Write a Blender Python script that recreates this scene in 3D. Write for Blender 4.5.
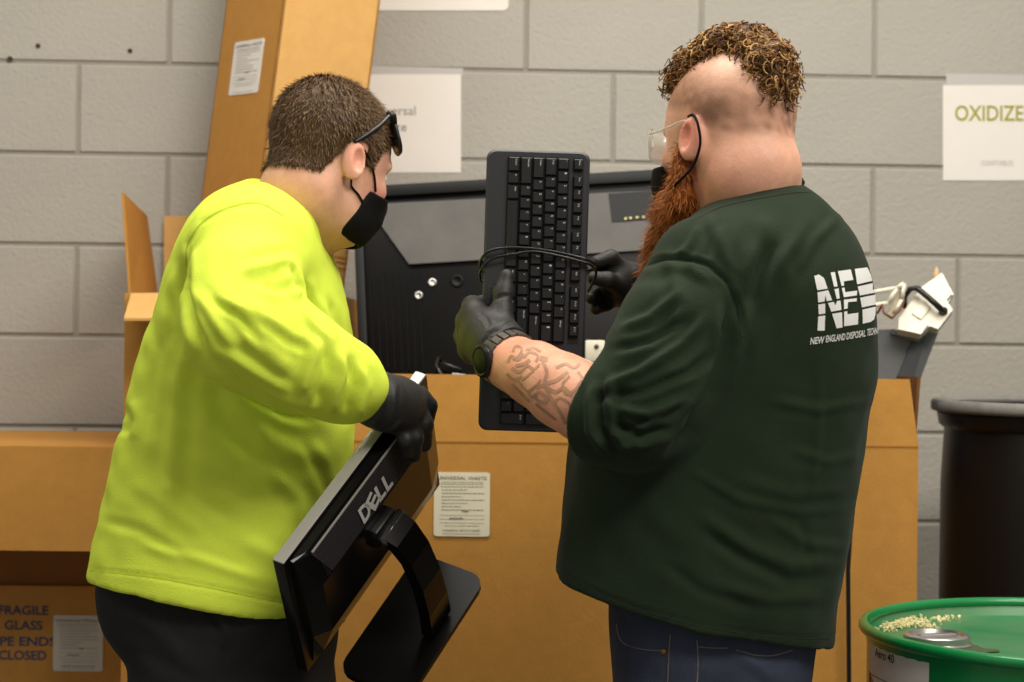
import bpy, bmesh, math, random
import numpy as np
from mathutils import Vector, Matrix
from mathutils.bvhtree import BVHTree

random.seed(7)
RNG = np.random.default_rng(11)
for o in list(bpy.data.objects):
    bpy.data.objects.remove(o)
SC = bpy.context.scene
COL = SC.collection

# ------------------------------------------------------------------ camera
F_PX = 1750.0
CAM_Z = 1.34
ROLL = math.radians(0.6)
CR, SR = math.cos(ROLL), math.sin(ROLL)
cam_d = bpy.data.cameras.new('camera')
cam_d.sensor_width = 36.0
cam_d.lens = F_PX * 36.0 / 1024.0
cam = bpy.data.objects.new('camera', cam_d)
COL.objects.link(cam)
cam.matrix_world = Matrix(((CR, -SR, 0, 0), (0, 0, -1, 0), (SR, CR, 0, CAM_Z), (0, 0, 0, 1)))
cam_d.dof.use_dof = True
cam_d.dof.focus_distance = 2.42
cam_d.dof.aperture_fstop = 5.6
cam_d.clip_start = 0.05
SC.camera = cam

# ------------------------------------------------------------------ world, lamps, exposure
world = bpy.data.worlds.new('world')
SC.world = world
world.use_nodes = True
bg = world.node_tree.nodes['Background']
bg.inputs[0].default_value = (1.0, 0.95, 0.88, 1)
bg.inputs[1].default_value = 0.29


def area(name, loc, target, size, size_y, power, color):
    l = bpy.data.lights.new(name, 'AREA')
    l.shape = 'RECTANGLE'
    l.size = size
    l.size_y = size_y
    l.energy = power
    l.color = color
    o = bpy.data.objects.new(name, l)
    COL.objects.link(o)
    o.location = loc
    d = Vector(target) - Vector(loc)
    o.rotation_euler = d.to_track_quat('-Z', 'Y').to_euler()
    return o


# ceiling fixtures of the warehouse, above and behind the photographer
area('ceiling_light_front', (1.3, 0.5, 3.4), (0.2, 2.7, 1.0), 1.9, 0.7, 68, (1.0, 0.94, 0.84))
area('ceiling_light_over', (0.1, 2.5, 3.2), (0.1, 2.5, 0), 2.8, 0.45, 62, (1.0, 0.95, 0.86))
area('ceiling_light_side', (-3.0, 1.6, 3.5), (-0.6, 2.5, 1.2), 1.6, 0.6, 8, (1.0, 0.95, 0.86))
SC.view_settings.view_transform = 'Standard'
SC.view_settings.look = 'None'
SC.view_settings.exposure = 0.0
SC.view_settings.gamma = 1.0
SC.view_settings.use_curve_mapping = False


# ------------------------------------------------------------------ coordinates
def W(px, py, Y):
    dx, dy = px - 512.0, 341.0 - py
    k = Y / F_PX
    return np.array([(dx * CR - dy * SR) * k, Y, CAM_Z + (dx * SR + dy * CR) * k])


def proj(V):
    V = np.asarray(V, dtype=float)
    x, y, z = V[..., 0], V[..., 1], V[..., 2] - CAM_Z
    dx = (x * CR + z * SR) * F_PX / y
    dy = (-x * SR + z * CR) * F_PX / y
    return 512.0 + dx, 341.0 - dy


def nrm(v):
    v = np.asarray(v, dtype=float)
    return v / np.linalg.norm(v)


def lin(c):
    out = []
    for v in c:
        v = v / 255.0
        out.append(v / 12.92 if v <= 0.04045 else ((v + 0.055) / 1.055) ** 2.4)
    return out


# ------------------------------------------------------------------ materials
MATS = {}


def mat(name, rgb, rough=0.6, metal=0.0, var=0.0, var_scale=6.0, bump=0.0, bump_scale=80.0,
        stretch=(1, 1, 1), spec=0.5, attr=None, coat=0.0, trans=0.0, alpha=1.0, sheen=0.0, emit=None,
        var_rgb=None, sss=0.0):
    if name in MATS:
        return MATS[name]
    m = bpy.data.materials.new(name)
    m.use_nodes = True
    nt = m.node_tree
    b = nt.nodes['Principled BSDF']
    L = nt.links
    c = lin(rgb) + [1]
    b.inputs['Base Color'].default_value = c
    b.inputs['Roughness'].default_value = rough
    b.inputs['Metallic'].default_value = metal
    b.inputs['Specular IOR Level'].default_value = spec
    b.inputs['Coat Weight'].default_value = coat
    b.inputs['Transmission Weight'].default_value = trans
    b.inputs['Alpha'].default_value = alpha
    b.inputs['Sheen Weight'].default_value = sheen
    if sss:
        b.inputs['Subsurface Weight'].default_value = sss
        b.inputs['Subsurface Radius'].default_value = (0.012, 0.005, 0.003)
        b.inputs['Subsurface Scale'].default_value = 0.6
    tc = nt.nodes.new('ShaderNodeTexCoord')
    mp = nt.nodes.new('ShaderNodeMapping')
    mp.inputs['Scale'].default_value = stretch
    L.new(tc.outputs['Object'], mp.inputs['Vector'])
    src = None
    if attr:
        a = nt.nodes.new('ShaderNodeAttribute')
        a.attribute_name = attr
        src = a.outputs['Color']
        L.new(src, b.inputs['Base Color'])
    if var > 0:
        n = nt.nodes.new('ShaderNodeTexNoise')
        n.inputs['Scale'].default_value = var_scale
        n.inputs['Detail'].default_value = 5
        n.inputs['Roughness'].default_value = 0.6
        L.new(mp.outputs[0], n.inputs['Vector'])
        r = nt.nodes.new('ShaderNodeMapRange')
        r.inputs['From Min'].default_value = 0.3
        r.inputs['From Max'].default_value = 0.7
        if var_rgb is not None:
            mx = nt.nodes.new('ShaderNodeMix')
            mx.data_type = 'RGBA'
            r.inputs['To Min'].default_value = 0
            r.inputs['To Max'].default_value = var
            L.new(n.outputs['Fac'], r.inputs['Value'])
            L.new(r.outputs[0], mx.inputs['Factor'])
            mx.inputs['A'].default_value = c
            mx.inputs['B'].default_value = lin(var_rgb) + [1]
            if src:
                L.new(src, mx.inputs['A'])
            L.new(mx.outputs['Result'], b.inputs['Base Color'])
        else:
            r.inputs['To Min'].default_value = 1 - var
            r.inputs['To Max'].default_value = 1 + var
            L.new(n.outputs['Fac'], r.inputs['Value'])
            mx = nt.nodes.new('ShaderNodeVectorMath')
            mx.operation = 'SCALE'
            mx.inputs[0].default_value = c[:3]
            if src:
                L.new(src, mx.inputs[0])
            L.new(r.outputs[0], mx.inputs['Scale'])
            L.new(mx.outputs[0], b.inputs['Base Color'])
    if bump > 0:
        n2 = nt.nodes.new('ShaderNodeTexNoise')
        n2.inputs['Scale'].default_value = bump_scale
        n2.inputs['Detail'].default_value = 4
        L.new(mp.outputs[0], n2.inputs['Vector'])
        bp = nt.nodes.new('ShaderNodeBump')
        bp.inputs['Strength'].default_value = bump
        bp.inputs['Distance'].default_value = 0.004
        L.new(n2.outputs['Fac'], bp.inputs['Height'])
        L.new(bp.outputs[0], b.inputs['Normal'])
    MATS[name] = m
    return m


M_BLOCK = mat('painted_block', (172, 167, 157), 0.62, var=0.05, var_scale=3.0, bump=0.55, bump_scale=120)
M_MORTAR = mat('painted_mortar', (150, 145, 134), 0.7, var=0.06, var_scale=8, bump=0.6, bump_scale=160)
M_FLOOR = mat('concrete_floor', (120, 116, 108), 0.6, var=0.12, var_scale=3, bump=0.2)
M_CARD = mat('cardboard', (190, 136, 64), 0.75, var=0.06, var_scale=35, bump=0.12, bump_scale=220, spec=0.25)
M_CARD_PALE_LIT = mat('cardboard_pale_lit', (212, 164, 98), 0.75, var=0.05, var_scale=30, bump=0.12, bump_scale=220, spec=0.25)  # pale flaps, and the tall carton's lit face painted in
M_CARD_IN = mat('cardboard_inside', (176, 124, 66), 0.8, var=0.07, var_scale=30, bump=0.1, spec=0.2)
M_CARD_GAP_SHADE = mat('cardboard_gap_shade', (150, 100, 52), 0.8, var=0.07, var_scale=30, bump=0.1, spec=0.2)  # card darkened for the shaded gap in the left stack
M_CREASE = mat('cardboard_crease', (184, 130, 62), 0.8, spec=0.2)
M_PAPER = mat('white_paper', (236, 230, 222), 0.6, var=0.02, var_scale=10)
M_SLEEVE = mat('clear_sleeve', (196, 192, 188), 0.25, spec=0.6)
M_PAPER_WARM = mat('label_paper', (232, 224, 200), 0.55, var=0.03, var_scale=20)
M_INK = mat('black_ink', (60, 56, 54), 0.7)
M_INK_GREY = mat('grey_ink', (140, 136, 130), 0.7)
M_INK_PALE = mat('pale_grey_ink', (186, 182, 176), 0.7)
M_INK_OLIVE = mat('olive_ink', (162, 156, 20), 0.7)
M_INK_BLUE = mat('blue_ink', (58, 66, 104), 0.7)
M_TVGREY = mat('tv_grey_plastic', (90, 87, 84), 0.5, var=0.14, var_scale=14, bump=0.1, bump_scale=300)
M_TVBLACK = mat('tv_black_plastic', (14, 12, 12), 0.4, var=0.25, var_scale=10, spec=0.15)
M_TVEDGE = mat('tv_edge', (22, 22, 22), 0.5, spec=0.25)
M_SILVER = mat('silver', (200, 198, 194), 0.3, metal=0.9)
M_SILVER_PAINT = mat('silver_paint', (184, 180, 174), 0.4, metal=0.4)
M_BLACKGLOSS = mat('gloss_black', (12, 11, 11), 0.24, spec=0.32)
M_BLACKPL = mat('black_plastic', (22, 21, 21), 0.38)
M_GRILLE = mat('grille_plastic', (44, 40, 44), 0.5)
M_KBBODY = mat('keyboard_body', (47, 48, 53), 0.48, bump=0.05, bump_scale=400)
M_KEY = mat('keycap', (27, 27, 29), 0.42)
M_KEYWELL = mat('key_well', (14, 14, 15), 0.6)
M_LEGEND = mat('key_print', (205, 205, 205), 0.6)
M_RUBBER = mat('black_rubber', (20, 20, 20), 0.5)
M_CABLE = mat('black_cable', (24, 23, 24), 0.32)
M_GLOVE = mat('black_nitrile', (36, 35, 34), 0.55, bump=0.14, bump_scale=260, spec=0.45)
M_HIVIS = mat('hi_vis_cotton', (220, 240, 80), 0.85, var=0.03, var_scale=22, bump=0.16, bump_scale=420, spec=0.12)
M_GREENSHIRT = mat('dark_green_cotton', (33, 45, 29), 0.85, var=0.14, var_scale=14, bump=0.2, bump_scale=420, spec=0.15, sheen=0.04)
M_GREENCOLLAR = mat('dark_green_rib', (35, 48, 32), 0.85, bump=0.2, bump_scale=600, spec=0.2)
M_PANTS = mat('black_twill', (35, 35, 37), 0.85, var=0.12, var_scale=18, bump=0.2, bump_scale=500, spec=0.2)
M_JEANS = mat('blue_denim', (56, 61, 78), 0.85, var=0.22, var_scale=16, bump=0.25, bump_scale=450, spec=0.2)
M_SEAM = mat('green_seam', (22, 31, 21), 0.9)
M_SEAMY = mat('yellow_seam', (188, 206, 40), 0.9)
M_STITCH = mat('denim_stitch', (112, 104, 96), 0.8)
M_SHOE = mat('work_shoe', (34, 28, 24), 0.6)
M_SKIN = mat('skin', (226, 172, 146), 0.5, attr='Col', var=0.09, var_scale=55, bump=0.12, bump_scale=260, spec=0.4, sss=0.08)
M_HAIR = mat('hair_strands', (90, 66, 42), 0.5, attr='Col', spec=0.22)
M_EYE = mat('eye_white', (230, 226, 220), 0.2)
M_MASK = mat('mask_fabric', (16, 15, 16), 0.85, bump=0.15, bump_scale=600, spec=0.2)
M_CLEAR = mat('clear_lens', (228, 226, 216), 0.08, trans=0.0, alpha=0.42, spec=0.7)
M_DARKLENS = mat('dark_lens', (40, 34, 30), 0.1, alpha=0.9)
M_TATTOO = mat('tattoo_ink', (170, 128, 98), 0.55, var=0.2, var_scale=60)
M_CARD_FLAP_SHADE = mat('cardboard_flap_shade', (104, 68, 34), 0.85, var=0.07, var_scale=30, spec=0.15)  # card darkened for the shade on the side flaps
M_PRINT_WHITE = mat('white_print', (228, 228, 224), 0.7)
M_GREENDRUM = mat('green_steel', (18, 128, 66), 0.3, var=0.12, var_scale=7, spec=0.5, coat=0.2)
M_GREENTOP = mat('green_steel_dusty', (34, 124, 76), 0.38, var=0.55, var_scale=9, spec=0.4, var_rgb=(120, 140, 104))
M_DARKSTAIN = mat('oily_residue', (66, 82, 54), 0.7, var=0.3, var_scale=40)
M_SAWDUST = mat('sawdust', (224, 214, 160), 0.9)
M_BLACKDRUM = mat('black_poly', (15, 14, 16), 0.38, var=0.08, var_scale=8)
M_GREYRIM = mat('grey_ring', (132, 130, 126), 0.5, var=0.15, var_scale=30)
M_DEVWHITE = mat('device_white', (232, 226, 206), 0.4)
M_DEVGREY = mat('device_grey', (120, 122, 124), 0.45, var=0.08, var_scale=12)
M_DEVDARK = mat('device_dark_grey', (78, 80, 84), 0.5)
M_RED = mat('red_ink', (170, 30, 34), 0.6)
M_HOLE = mat('drill_hole', (62, 56, 50), 0.9)
M_YELLOW = mat('pale_yellow_plug', (216, 206, 140), 0.5)
M_BRASS = mat('copper_rivet', (150, 110, 70), 0.4, metal=0.7)


# ------------------------------------------------------------------ mesh helpers
def mk(name, verts, faces, m, parent=None, smooth=False, col=None, label=None):
    me = bpy.data.meshes.new(name)
    me.from_pydata([tuple(map(float, v)) for v in verts], [], [tuple(int(i) for i in f) for f in faces])
    me.materials.append(m)
    if smooth:
        me.polygons.foreach_set('use_smooth', [True] * len(me.polygons))
    if col is not None:
        a = me.color_attributes.new('Col', 'FLOAT_COLOR', 'POINT')
        c = np.ones((len(verts), 4), dtype=np.float32)
        c[:, :3] = col
        a.data.foreach_set('color', c.ravel())
    me.update()
    o = bpy.data.objects.new(name, me)
    COL.objects.link(o)
    if parent is not None:
        attach(o, parent)
    if label:
        o['label'] = label
    return o


WORLD = {}


def attach(o, parent):
    o.parent = parent
    # parts are written in world coordinates
    pm = WORLD.get(parent.name, Matrix.Identity(4))
    o.matrix_parent_inverse = pm.inverted()


def thing(name, loc, label, cat, group=None):
    o = bpy.data.objects.new(name, None)
    COL.objects.link(o)
    o.empty_display_size = 0.05
    o.location = tuple(map(float, loc))
    WORLD[o.name] = Matrix.Translation(Vector(tuple(map(float, loc))))
    tag(o, label, cat, group)
    return o


def tag(o, label, cat, group=None):
    o['label'] = label
    o['category'] = cat
    if group:
        o['group'] = group
    return o


class MB:
    def __init__(s):
        s.v = []
        s.f = []

    def add(s, v, f):
        n = len(s.v)
        s.v += [tuple(map(float, p)) for p in v]
        s.f += [tuple(i + n for i in q) for q in f]
        return s

    def slab(s, pts, th, direction=None):
        """planar polygon given a thickness (away from its normal, or along direction)"""
        pts = [np.asarray(p, float) for p in pts]
        if direction is None:
            n = np.cross(pts[1] - pts[0], pts[2] - pts[0])
            direction = -nrm(n)
        d = nrm(direction) * th
        k = len(pts)
        v = pts + [p + d for p in pts]
        f = [tuple(range(k)), tuple(range(2 * k - 1, k - 1, -1))]
        for i in range(k):
            j = (i + 1) % k
            f.append((i, i + k, j + k, j))
        return s.add(v, f)

    def obox(s, c, ax, half, bevel=0.0, seg=1):
        c = np.asarray(c, float)
        bm = bmesh.new()
        bmesh.ops.create_cube(bm, size=2.0)
        for v in bm.verts:
            v.co = Vector((v.co.x * half[0], v.co.y * half[1], v.co.z * half[2]))
        if bevel > 0:
            bmesh.ops.bevel(bm, geom=list(bm.edges), offset=bevel, segments=seg, profile=0.5, affect='EDGES')
        bm.verts.ensure_lookup_table()
        A = [np.asarray(a, float) for a in ax]
        v = [c + A[0] * q.co.x + A[1] * q.co.y + A[2] * q.co.z for q in bm.verts]
        f = [[q.index for q in p.verts] for p in bm.faces]
        bm.free()
        return s.add(v, f)

    def tube(s, pts, r, n=8, closed=False, cap=True, flat=None):
        pts = [np.asarray(p, float) for p in pts]
        k = len(pts)
        rr = r if hasattr(r, '__len__') else [r] * k
        v, f = [], []
        up = None
        for i, p in enumerate(pts):
            if closed:
                t = pts[(i + 1) % k] - pts[i - 1]
            else:
                t = pts[min(i + 1, k - 1)] - pts[max(i - 1, 0)]
            t = nrm(t + 1e-12)
            if up is None:
                a = np.array([0, 0, 1.0]) if abs(t[2]) < 0.9 else np.array([1.0, 0, 0])
                up = nrm(a - t * a.dot(t))
            else:
                up = nrm(up - t * up.dot(t))
            b = np.cross(t, up)
            for j in range(n):
                a = 2 * math.pi * j / n
                v.append(p + (up * math.cos(a) + b * math.sin(a)) * rr[i])
        m = k if closed else k - 1
        for i in range(m):
            for j in range(n):
                a, b2 = i * n + j, i * n + (j + 1) % n
                c, d = ((i + 1) % k) * n + (j + 1) % n, ((i + 1) % k) * n + j
                f.append((a, b2, c, d))
        if cap and not closed:
            f.append(tuple(range(n - 1, -1, -1)))
            f.append(tuple((k - 1) * n + j for j in range(n)))
        return s.add(v, f)

    def lathe(s, c, prof, n=48, axis=None):
        """prof: (radius, height) list, around +Z at c (or given 3 axes)"""
        c = np.asarray(c, float)
        ax = axis if axis is not None else (np.array([1., 0, 0]), np.array([0, 1., 0]), np.array([0, 0, 1.]))
        v, f = [], []
        k = len(prof)
        for j in range(n):
            a = 2 * math.pi * j / n
            for r, z in prof:
                v.append(c + ax[0] * r * math.cos(a) + ax[1] * r * math.sin(a) + ax[2] * z)
        for j in range(n):
            for i in range(k - 1):
                a = j * k + i
                b = ((j + 1) % n) * k + i
                f.append((a, b, b + 1, a + 1))
        if prof[0][0] > 1e-6:
            f.append(tuple(j * k for j in range(n - 1, -1, -1)))
        if prof[-1][0] > 1e-6:
            f.append(tuple(j * k + k - 1 for j in range(n)))
        return s.add(v, f)

    def build(s, name, m, parent=None, smooth=False, label=None, col=None):
        return mk(name, s.v, s.f, m, parent, smooth, col, label)


def auto_smooth(o, deg=35):
    me = o.data
    me.polygons.foreach_set('use_smooth', [True] * len(me.polygons))
    try:
        me.set_sharp_from_angle(angle=math.radians(deg))
    except Exception:
        pass
    return o


TEXTS = {}


def text2d(s, bold=0.0, shear=0.0):
    """flat triangles of a line of writing, cap height 1, starting at x=0 on the baseline"""
    key = (s, bold, shear)
    if key in TEXTS:
        return TEXTS[key]
    cu = bpy.data.curves.new('writing', 'FONT')
    cu.body = s
    cu.size = 1.0
    cu.offset = bold
    cu.shear = shear
    cu.resolution_u = 3
    cu.fill_mode = 'BOTH'
    ob = bpy.data.objects.new('writing', cu)
    COL.objects.link(ob)
    me = bpy.data.meshes.new_from_object(ob)
    v = np.array([p.co[:2] for p in me.vertices]).reshape(-1, 2)
    f = [tuple(p.vertices) for p in me.polygons]
    bpy.data.objects.remove(ob)
    bpy.data.meshes.remove(me)
    bpy.data.curves.remove(cu)
    if len(v):
        v[:, 0] -= v[:, 0].min()
        v = v / 0.73
    TEXTS[key] = (v, f)
    return v, f


def write(mb, s, o, ex, ey, n, h, align='l', width=None, bold=0.0, shear=0.0, lift=0.0006):
    """writing s on a plane; o baseline start, ex/ey unit axes, n outward normal, h cap height"""
    v, f = text2d(s, bold, shear)
    if not len(v):
        return
    w = v[:, 0].max() * h
    kx = 1.0
    if width:
        kx = width / w
        w = width
    x0 = {'l': 0, 'c': -w / 2, 'r': -w}[align]
    o, ex, ey, n = [np.asarray(q, float) for q in (o, ex, ey, n)]
    P = [o + ex * (x0 + q[0] * h * kx) + ey * q[1] * h + n * lift for q in v]
    mb.add(P, f)


# ------------------------------------------------------------------ implicit surfaces (bodies, clothes, gloves)
def surface_nets(fn, lo, hi, h):
    lo, hi = np.asarray(lo, float), np.asarray(hi, float)
    n = np.ceil((hi - lo) / h).astype(int) + 1
    xs = [lo[i] + h * np.arange(n[i]) for i in range(3)]
    # a coarse pass finds the blocks the surface runs through; only those are evaluated finely
    B = 6
    nb = np.ceil(n / B).astype(int)
    cs = [lo[i] + h * (np.arange(nb[i]) * B + (B - 1) / 2) for i in range(3)]
    X, Yg, Z = np.meshgrid(*cs, indexing='ij')
    Vc = fn(np.stack([X.ravel(), Yg.ravel(), Z.ravel()], 1)).reshape(X.shape)
    V = np.repeat(np.repeat(np.repeat(Vc, B, 0), B, 1), B, 2).astype(np.float32)
    near = np.argwhere(np.abs(Vc) < h * B * 1.75 + 0.004)
    g_ = np.stack(np.meshgrid(*[np.arange(B)] * 3, indexing='ij'), -1).reshape(-1, 3)
    for i in range(0, len(near), 3000):
        idx_ = (near[i:i + 3000, None, :] * B + g_[None]).reshape(-1, 3)
        V[tuple(idx_.T)] = fn(lo + h * idx_)
    V = V[:n[0], :n[1], :n[2]]
    ins = V < 0
    ins[0], ins[-1] = False, False
    ins[:, 0], ins[:, -1] = False, False
    ins[:, :, 0], ins[:, :, -1] = False, False
    V = np.where(ins, np.minimum(V, -1e-6), np.maximum(V, 1e-6))
    offs = [(i, j, k) for i in (0, 1) for j in (0, 1) for k in (0, 1)]
    sl = lambda o: tuple(slice(o[a], n[a] - 1 + o[a]) for a in range(3))
    cnt = np.zeros(n - 1, dtype=np.int8)
    for o in offs:
        cnt += ins[sl(o)]
    act = (cnt > 0) & (cnt < 8)
    cells = np.argwhere(act)
    idx = -np.ones(n - 1, dtype=np.int64)
    idx[act] = np.arange(len(cells))
    acc = np.zeros((len(cells), 3))
    num = np.zeros(len(cells))
    for o in offs:
        for a in range(3):
            if o[a] == 0:
                o2 = list(o)
                o2[a] = 1
                va = V[tuple((cells + o).T)]
                vb = V[tuple((cells + o2).T)]
                m = (va < 0) != (vb < 0)
                t = va[m] / (va[m] - vb[m])
                p = np.tile(np.array(o, float), (m.sum(), 1))
                p[:, a] += t
                acc[m] += p
                num[m] += 1
    verts = lo + h * (cells + acc / num[:, None])
    faces = []
    for a in range(3):
        b, c = (a + 1) % 3, (a + 2) % 3
        s0 = [slice(None)] * 3
        s1 = [slice(None)] * 3
        s0[a] = slice(0, n[a] - 1)
        s1[a] = slice(1, n[a])
        i0, i1 = ins[tuple(s0)], ins[tuple(s1)]
        e = np.argwhere(i0 != i1)
        e = e[(e[:, b] > 0) & (e[:, c] > 0) & (e[:, b] < n[b] - 1) & (e[:, c] < n[c] - 1)]
        fl = i0[tuple(e.T)]

        def cid(db, dc):
            q = e.copy()
            q[:, b] -= db
            q[:, c] -= dc
            return idx[tuple(q.T)]
        q = np.stack([cid(1, 1), cid(0, 1), cid(0, 0), cid(1, 0)], 1)
        q[~fl] = q[~fl][:, ::-1]
        faces.append(q)
    return verts, np.concatenate(faces)


def smooth_mesh(v, f, it=2, lam=0.5):
    e = np.concatenate([f[:, [0, 1]], f[:, [1, 2]], f[:, [2, 3]], f[:, [3, 0]]])
    e = np.concatenate([e, e[:, ::-1]])
    for k in range(it):
        for l in (lam, -lam * 0.9):
            s = np.zeros_like(v)
            c = np.zeros(len(v))
            for d in range(3):
                s[:, d] = np.bincount(e[:, 0], v[e[:, 1], d], len(v))
            c = np.bincount(e[:, 0], minlength=len(v)).astype(float)
            c[c == 0] = 1
            v = v + l * (s / c[:, None] - v)
    return v


def vnormals(v, f):
    n = np.cross(v[f[:, 2]] - v[f[:, 0]], v[f[:, 3]] - v[f[:, 1]])
    out = np.zeros_like(v)
    for k in range(4):
        for d in range(3):
            out[:, d] += np.bincount(f[:, k], n[:, d], len(v))
    return out / (np.linalg.norm(out, axis=1, keepdims=True) + 1e-12)


def rcone(P, a, b, ra, rb):
    a, b = np.asarray(a, float), np.asarray(b, float)
    ab = b - a
    t = np.clip(((P - a) @ ab) / (ab @ ab + 1e-12), 0, 1)
    return np.linalg.norm(P - a - t[:, None] * ab, axis=1) - (ra + (rb - ra) * t)


def ell(P, c, r, R=None):
    q = P - np.asarray(c, float)
    if R is not None:
        q = q @ np.asarray(R)
    r = np.asarray(r, float)
    k0 = np.linalg.norm(q / r, axis=1)
    k1 = np.linalg.norm(q / (r * r), axis=1) + 1e-9
    return k0 * (k0 - 1) / k1


def smin(a, b, k):
    h = np.clip(0.5 + 0.5 * (b - a) / k, 0, 1)
    return b * (1 - h) + a * h - k * h * (1 - h)


def smax(a, b, k):
    return -smin(-a, -b, k)


def chain(P, pts, rad, k=0.01):
    d = None
    for i in range(len(pts) - 1):
        e = rcone(P, pts[i], pts[i + 1], rad[i], rad[i + 1])
        d = e if d is None else smin(d, e, k)
    return d


def table(secs, n=160):
    """smooth table from rows (key, a, b, ...)"""
    s = np.array(sorted(secs), float)
    z = np.linspace(s[0, 0], s[-1, 0], n)
    out = [z]
    for c in range(1, s.shape[1]):
        y = np.interp(z, s[:, 0], s[:, c])
        ker = np.hanning(13)
        ker /= ker.sum()
        yp = np.concatenate([2 * y[0] - y[6:0:-1], y, 2 * y[-1] - y[-2:-8:-1]])
        out.append(np.convolve(yp, ker, 'valid'))
    return np.stack(out, 1)


def px_loft(rows, Y0, expo=2.3, near=0.05):
    """rows (py, xl, xr, half depth, centre depth) -> signed field of a stacked body, sized at depth Y0"""
    secs = []
    for py, xl, xr, hd, yc in rows:
        a, b = W(xl, py, yc - near), W(xr, py, yc - near)
        secs.append(((a[2] + b[2]) / 2, (a[0] + b[0]) / 2, yc, (b[0] - a[0]) / 2, hd))
    T = table(secs)

    def fn(P):
        z = P[:, 2]
        g = lambda c: np.interp(z, T[:, 0], T[:, c])
        rx, ry = g(3), g(4)
        qx, qy = np.abs(P[:, 0] - g(1)) / rx, np.abs(P[:, 1] - g(2)) / ry
        r = (qx ** expo + qy ** expo) ** (1 / expo)
        d = (r - 1) * np.minimum(rx, ry)
        return np.maximum(d, np.maximum(z - T[-1, 0], T[0, 0] - z))
    return fn


def folds(v, f, lines, side=-0.05):
    """raise or sink cloth along creases: (list of px points, height m, half width px)"""
    n = vnormals(v, f)
    px, py = proj(v)
    view = nrm(np.array([0, 1.0, 0]))
    face = np.clip((-(n @ view) - side) / 0.25, 0, 1)
    D = np.zeros(len(v))
    for pts, amp, w in lines:
        best = np.full(len(v), 1e9)
        tt = np.zeros(len(v))
        L = sum(math.dist(pts[i], pts[i + 1]) for i in range(len(pts) - 1))
        acc = 0
        for i in range(len(pts) - 1):
            ax, ay = pts[i]
            bx, by = pts[i + 1]
            l2 = (bx - ax) ** 2 + (by - ay) ** 2
            t = np.clip(((px - ax) * (bx - ax) + (py - ay) * (by - ay)) / l2, 0, 1)
            d = np.hypot(px - ax - t * (bx - ax), py - ay - t * (by - ay))
            m = d < best
            best = np.where(m, d, best)
            tt = np.where(m, (acc + t * math.sqrt(l2)) / L, tt)
            acc += math.sqrt(l2)
        prof = np.exp(-(best / w) ** 2) - 0.35 * np.exp(-((best - 1.7 * w) / w) ** 2)
        taper = np.clip(np.minimum(tt, 1 - tt) * 5 + 0.15, 0, 1)
        k_ = 1.25 if sum(p[1] for p in pts) / len(pts) < 430 else 0.7
        D += k_ * amp * prof * taper
    return v + n * (D * face)[:, None]


def noise3(P, seed, freq):
    r = np.random.default_rng(seed)
    out = np.zeros(len(P))
    for k in range(9):
        d = r.normal(size=3)
        d = d / np.linalg.norm(d) * freq * r.uniform(0.5, 1.6)
        out += np.sin(P @ d + r.uniform(0, 6.28))
    return out / 9 ** 0.5


# ------------------------------------------------------------------ the room
WALL_A = math.radians(3.2)
WE = np.array([math.cos(WALL_A), math.sin(WALL_A), 0])
WN = np.array([math.sin(WALL_A), -math.cos(WALL_A), 0])     # towards the camera
WZ = np.array([0, 0, 1.0])
WO = np.array([0, 3.96, 0])


def wall_pt(px, py, out=0.0):
    d = W(px, py, 1.0) - np.array([0, 0, CAM_Z])
    C = np.array([0, 0, CAM_Z])
    t = ((WO + WN * out - C) @ WN) / (d @ WN)
    return C + d * t


mb = MB()
mb.obox(WO - WN * 0.104 + WZ * 1.6, (WE, WN, WZ), (4.2, 0.1, 1.6))
wall = mb.build('wall_back', M_MORTAR)
wall['kind'] = 'structure'
wall['label'] = 'grey painted concrete block wall behind the two people'
wall['category'] = 'wall'
blk = bpy.data.meshes.new('concrete_block')
bm = bmesh.new()
bmesh.ops.create_cube(bm, size=2.0)
for v in bm.verts:
    v.co = Vector((v.co.x * 0.1962, v.co.y * 0.03, v.co.z * 0.0981))
bmesh.ops.bevel(bm, geom=[e for e in bm.edges], offset=0.0035, segments=1, affect='EDGES')
bm.to_mesh(blk)
bm.free()
blk.materials.append(M_BLOCK)
for r in range(-7, 9):
    z0 = 1.341 + 0.2032 * r
    off = 0.0245 if r % 2 == 1 else 0.2245
    ra = range(-8, 9) if r > -5 else range(-5, 6)
    for k in ra:
        x = off + 0.4 * k + 0.2
        if abs(x) > 3.2:
            continue
        o = bpy.data.objects.new('concrete_block', blk)
        COL.objects.link(o)
        p = WO + WE * x + WZ * (z0 + 0.1016) - WN * (0.0302 - random.uniform(0, 0.0012))
        o.matrix_world = Matrix(((WE[0], -WN[0], 0, p[0]), (WE[1], -WN[1], 0, p[1]), (0, 0, 1, p[2]), (0, 0, 0, 1)))
        o.rotation_euler.x += random.uniform(-0.004, 0.004)
        mw = o.matrix_world.copy()
        o.parent = wall
for (px, py, r) in ((38, 46, 0.0045), (130, 51, 0.0045), (10, 59, 0.005)):
    mb = MB()
    c = wall_pt(px, py, 0.0)
    mb.lathe(c - WN * 0.004, [(0.0001, 0.0), (r * 0.75, 0.0005), (r, 0.0048), (r * 1.25, 0.0052), (r * 1.3, 0.004)], 12, (WE, WZ, WN))
    mb.build('anchor_hole', M_HOLE, wall, True)

mb = MB()
mb.obox((0, 0.4, -0.05), np.eye(3), (4.2, 4.2, 0.05))
fl = mb.build('floor', M_FLOOR)
fl['kind'] = 'structure'
fl['label'] = 'bare grey concrete floor of the warehouse'
fl['category'] = 'floor'


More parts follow.
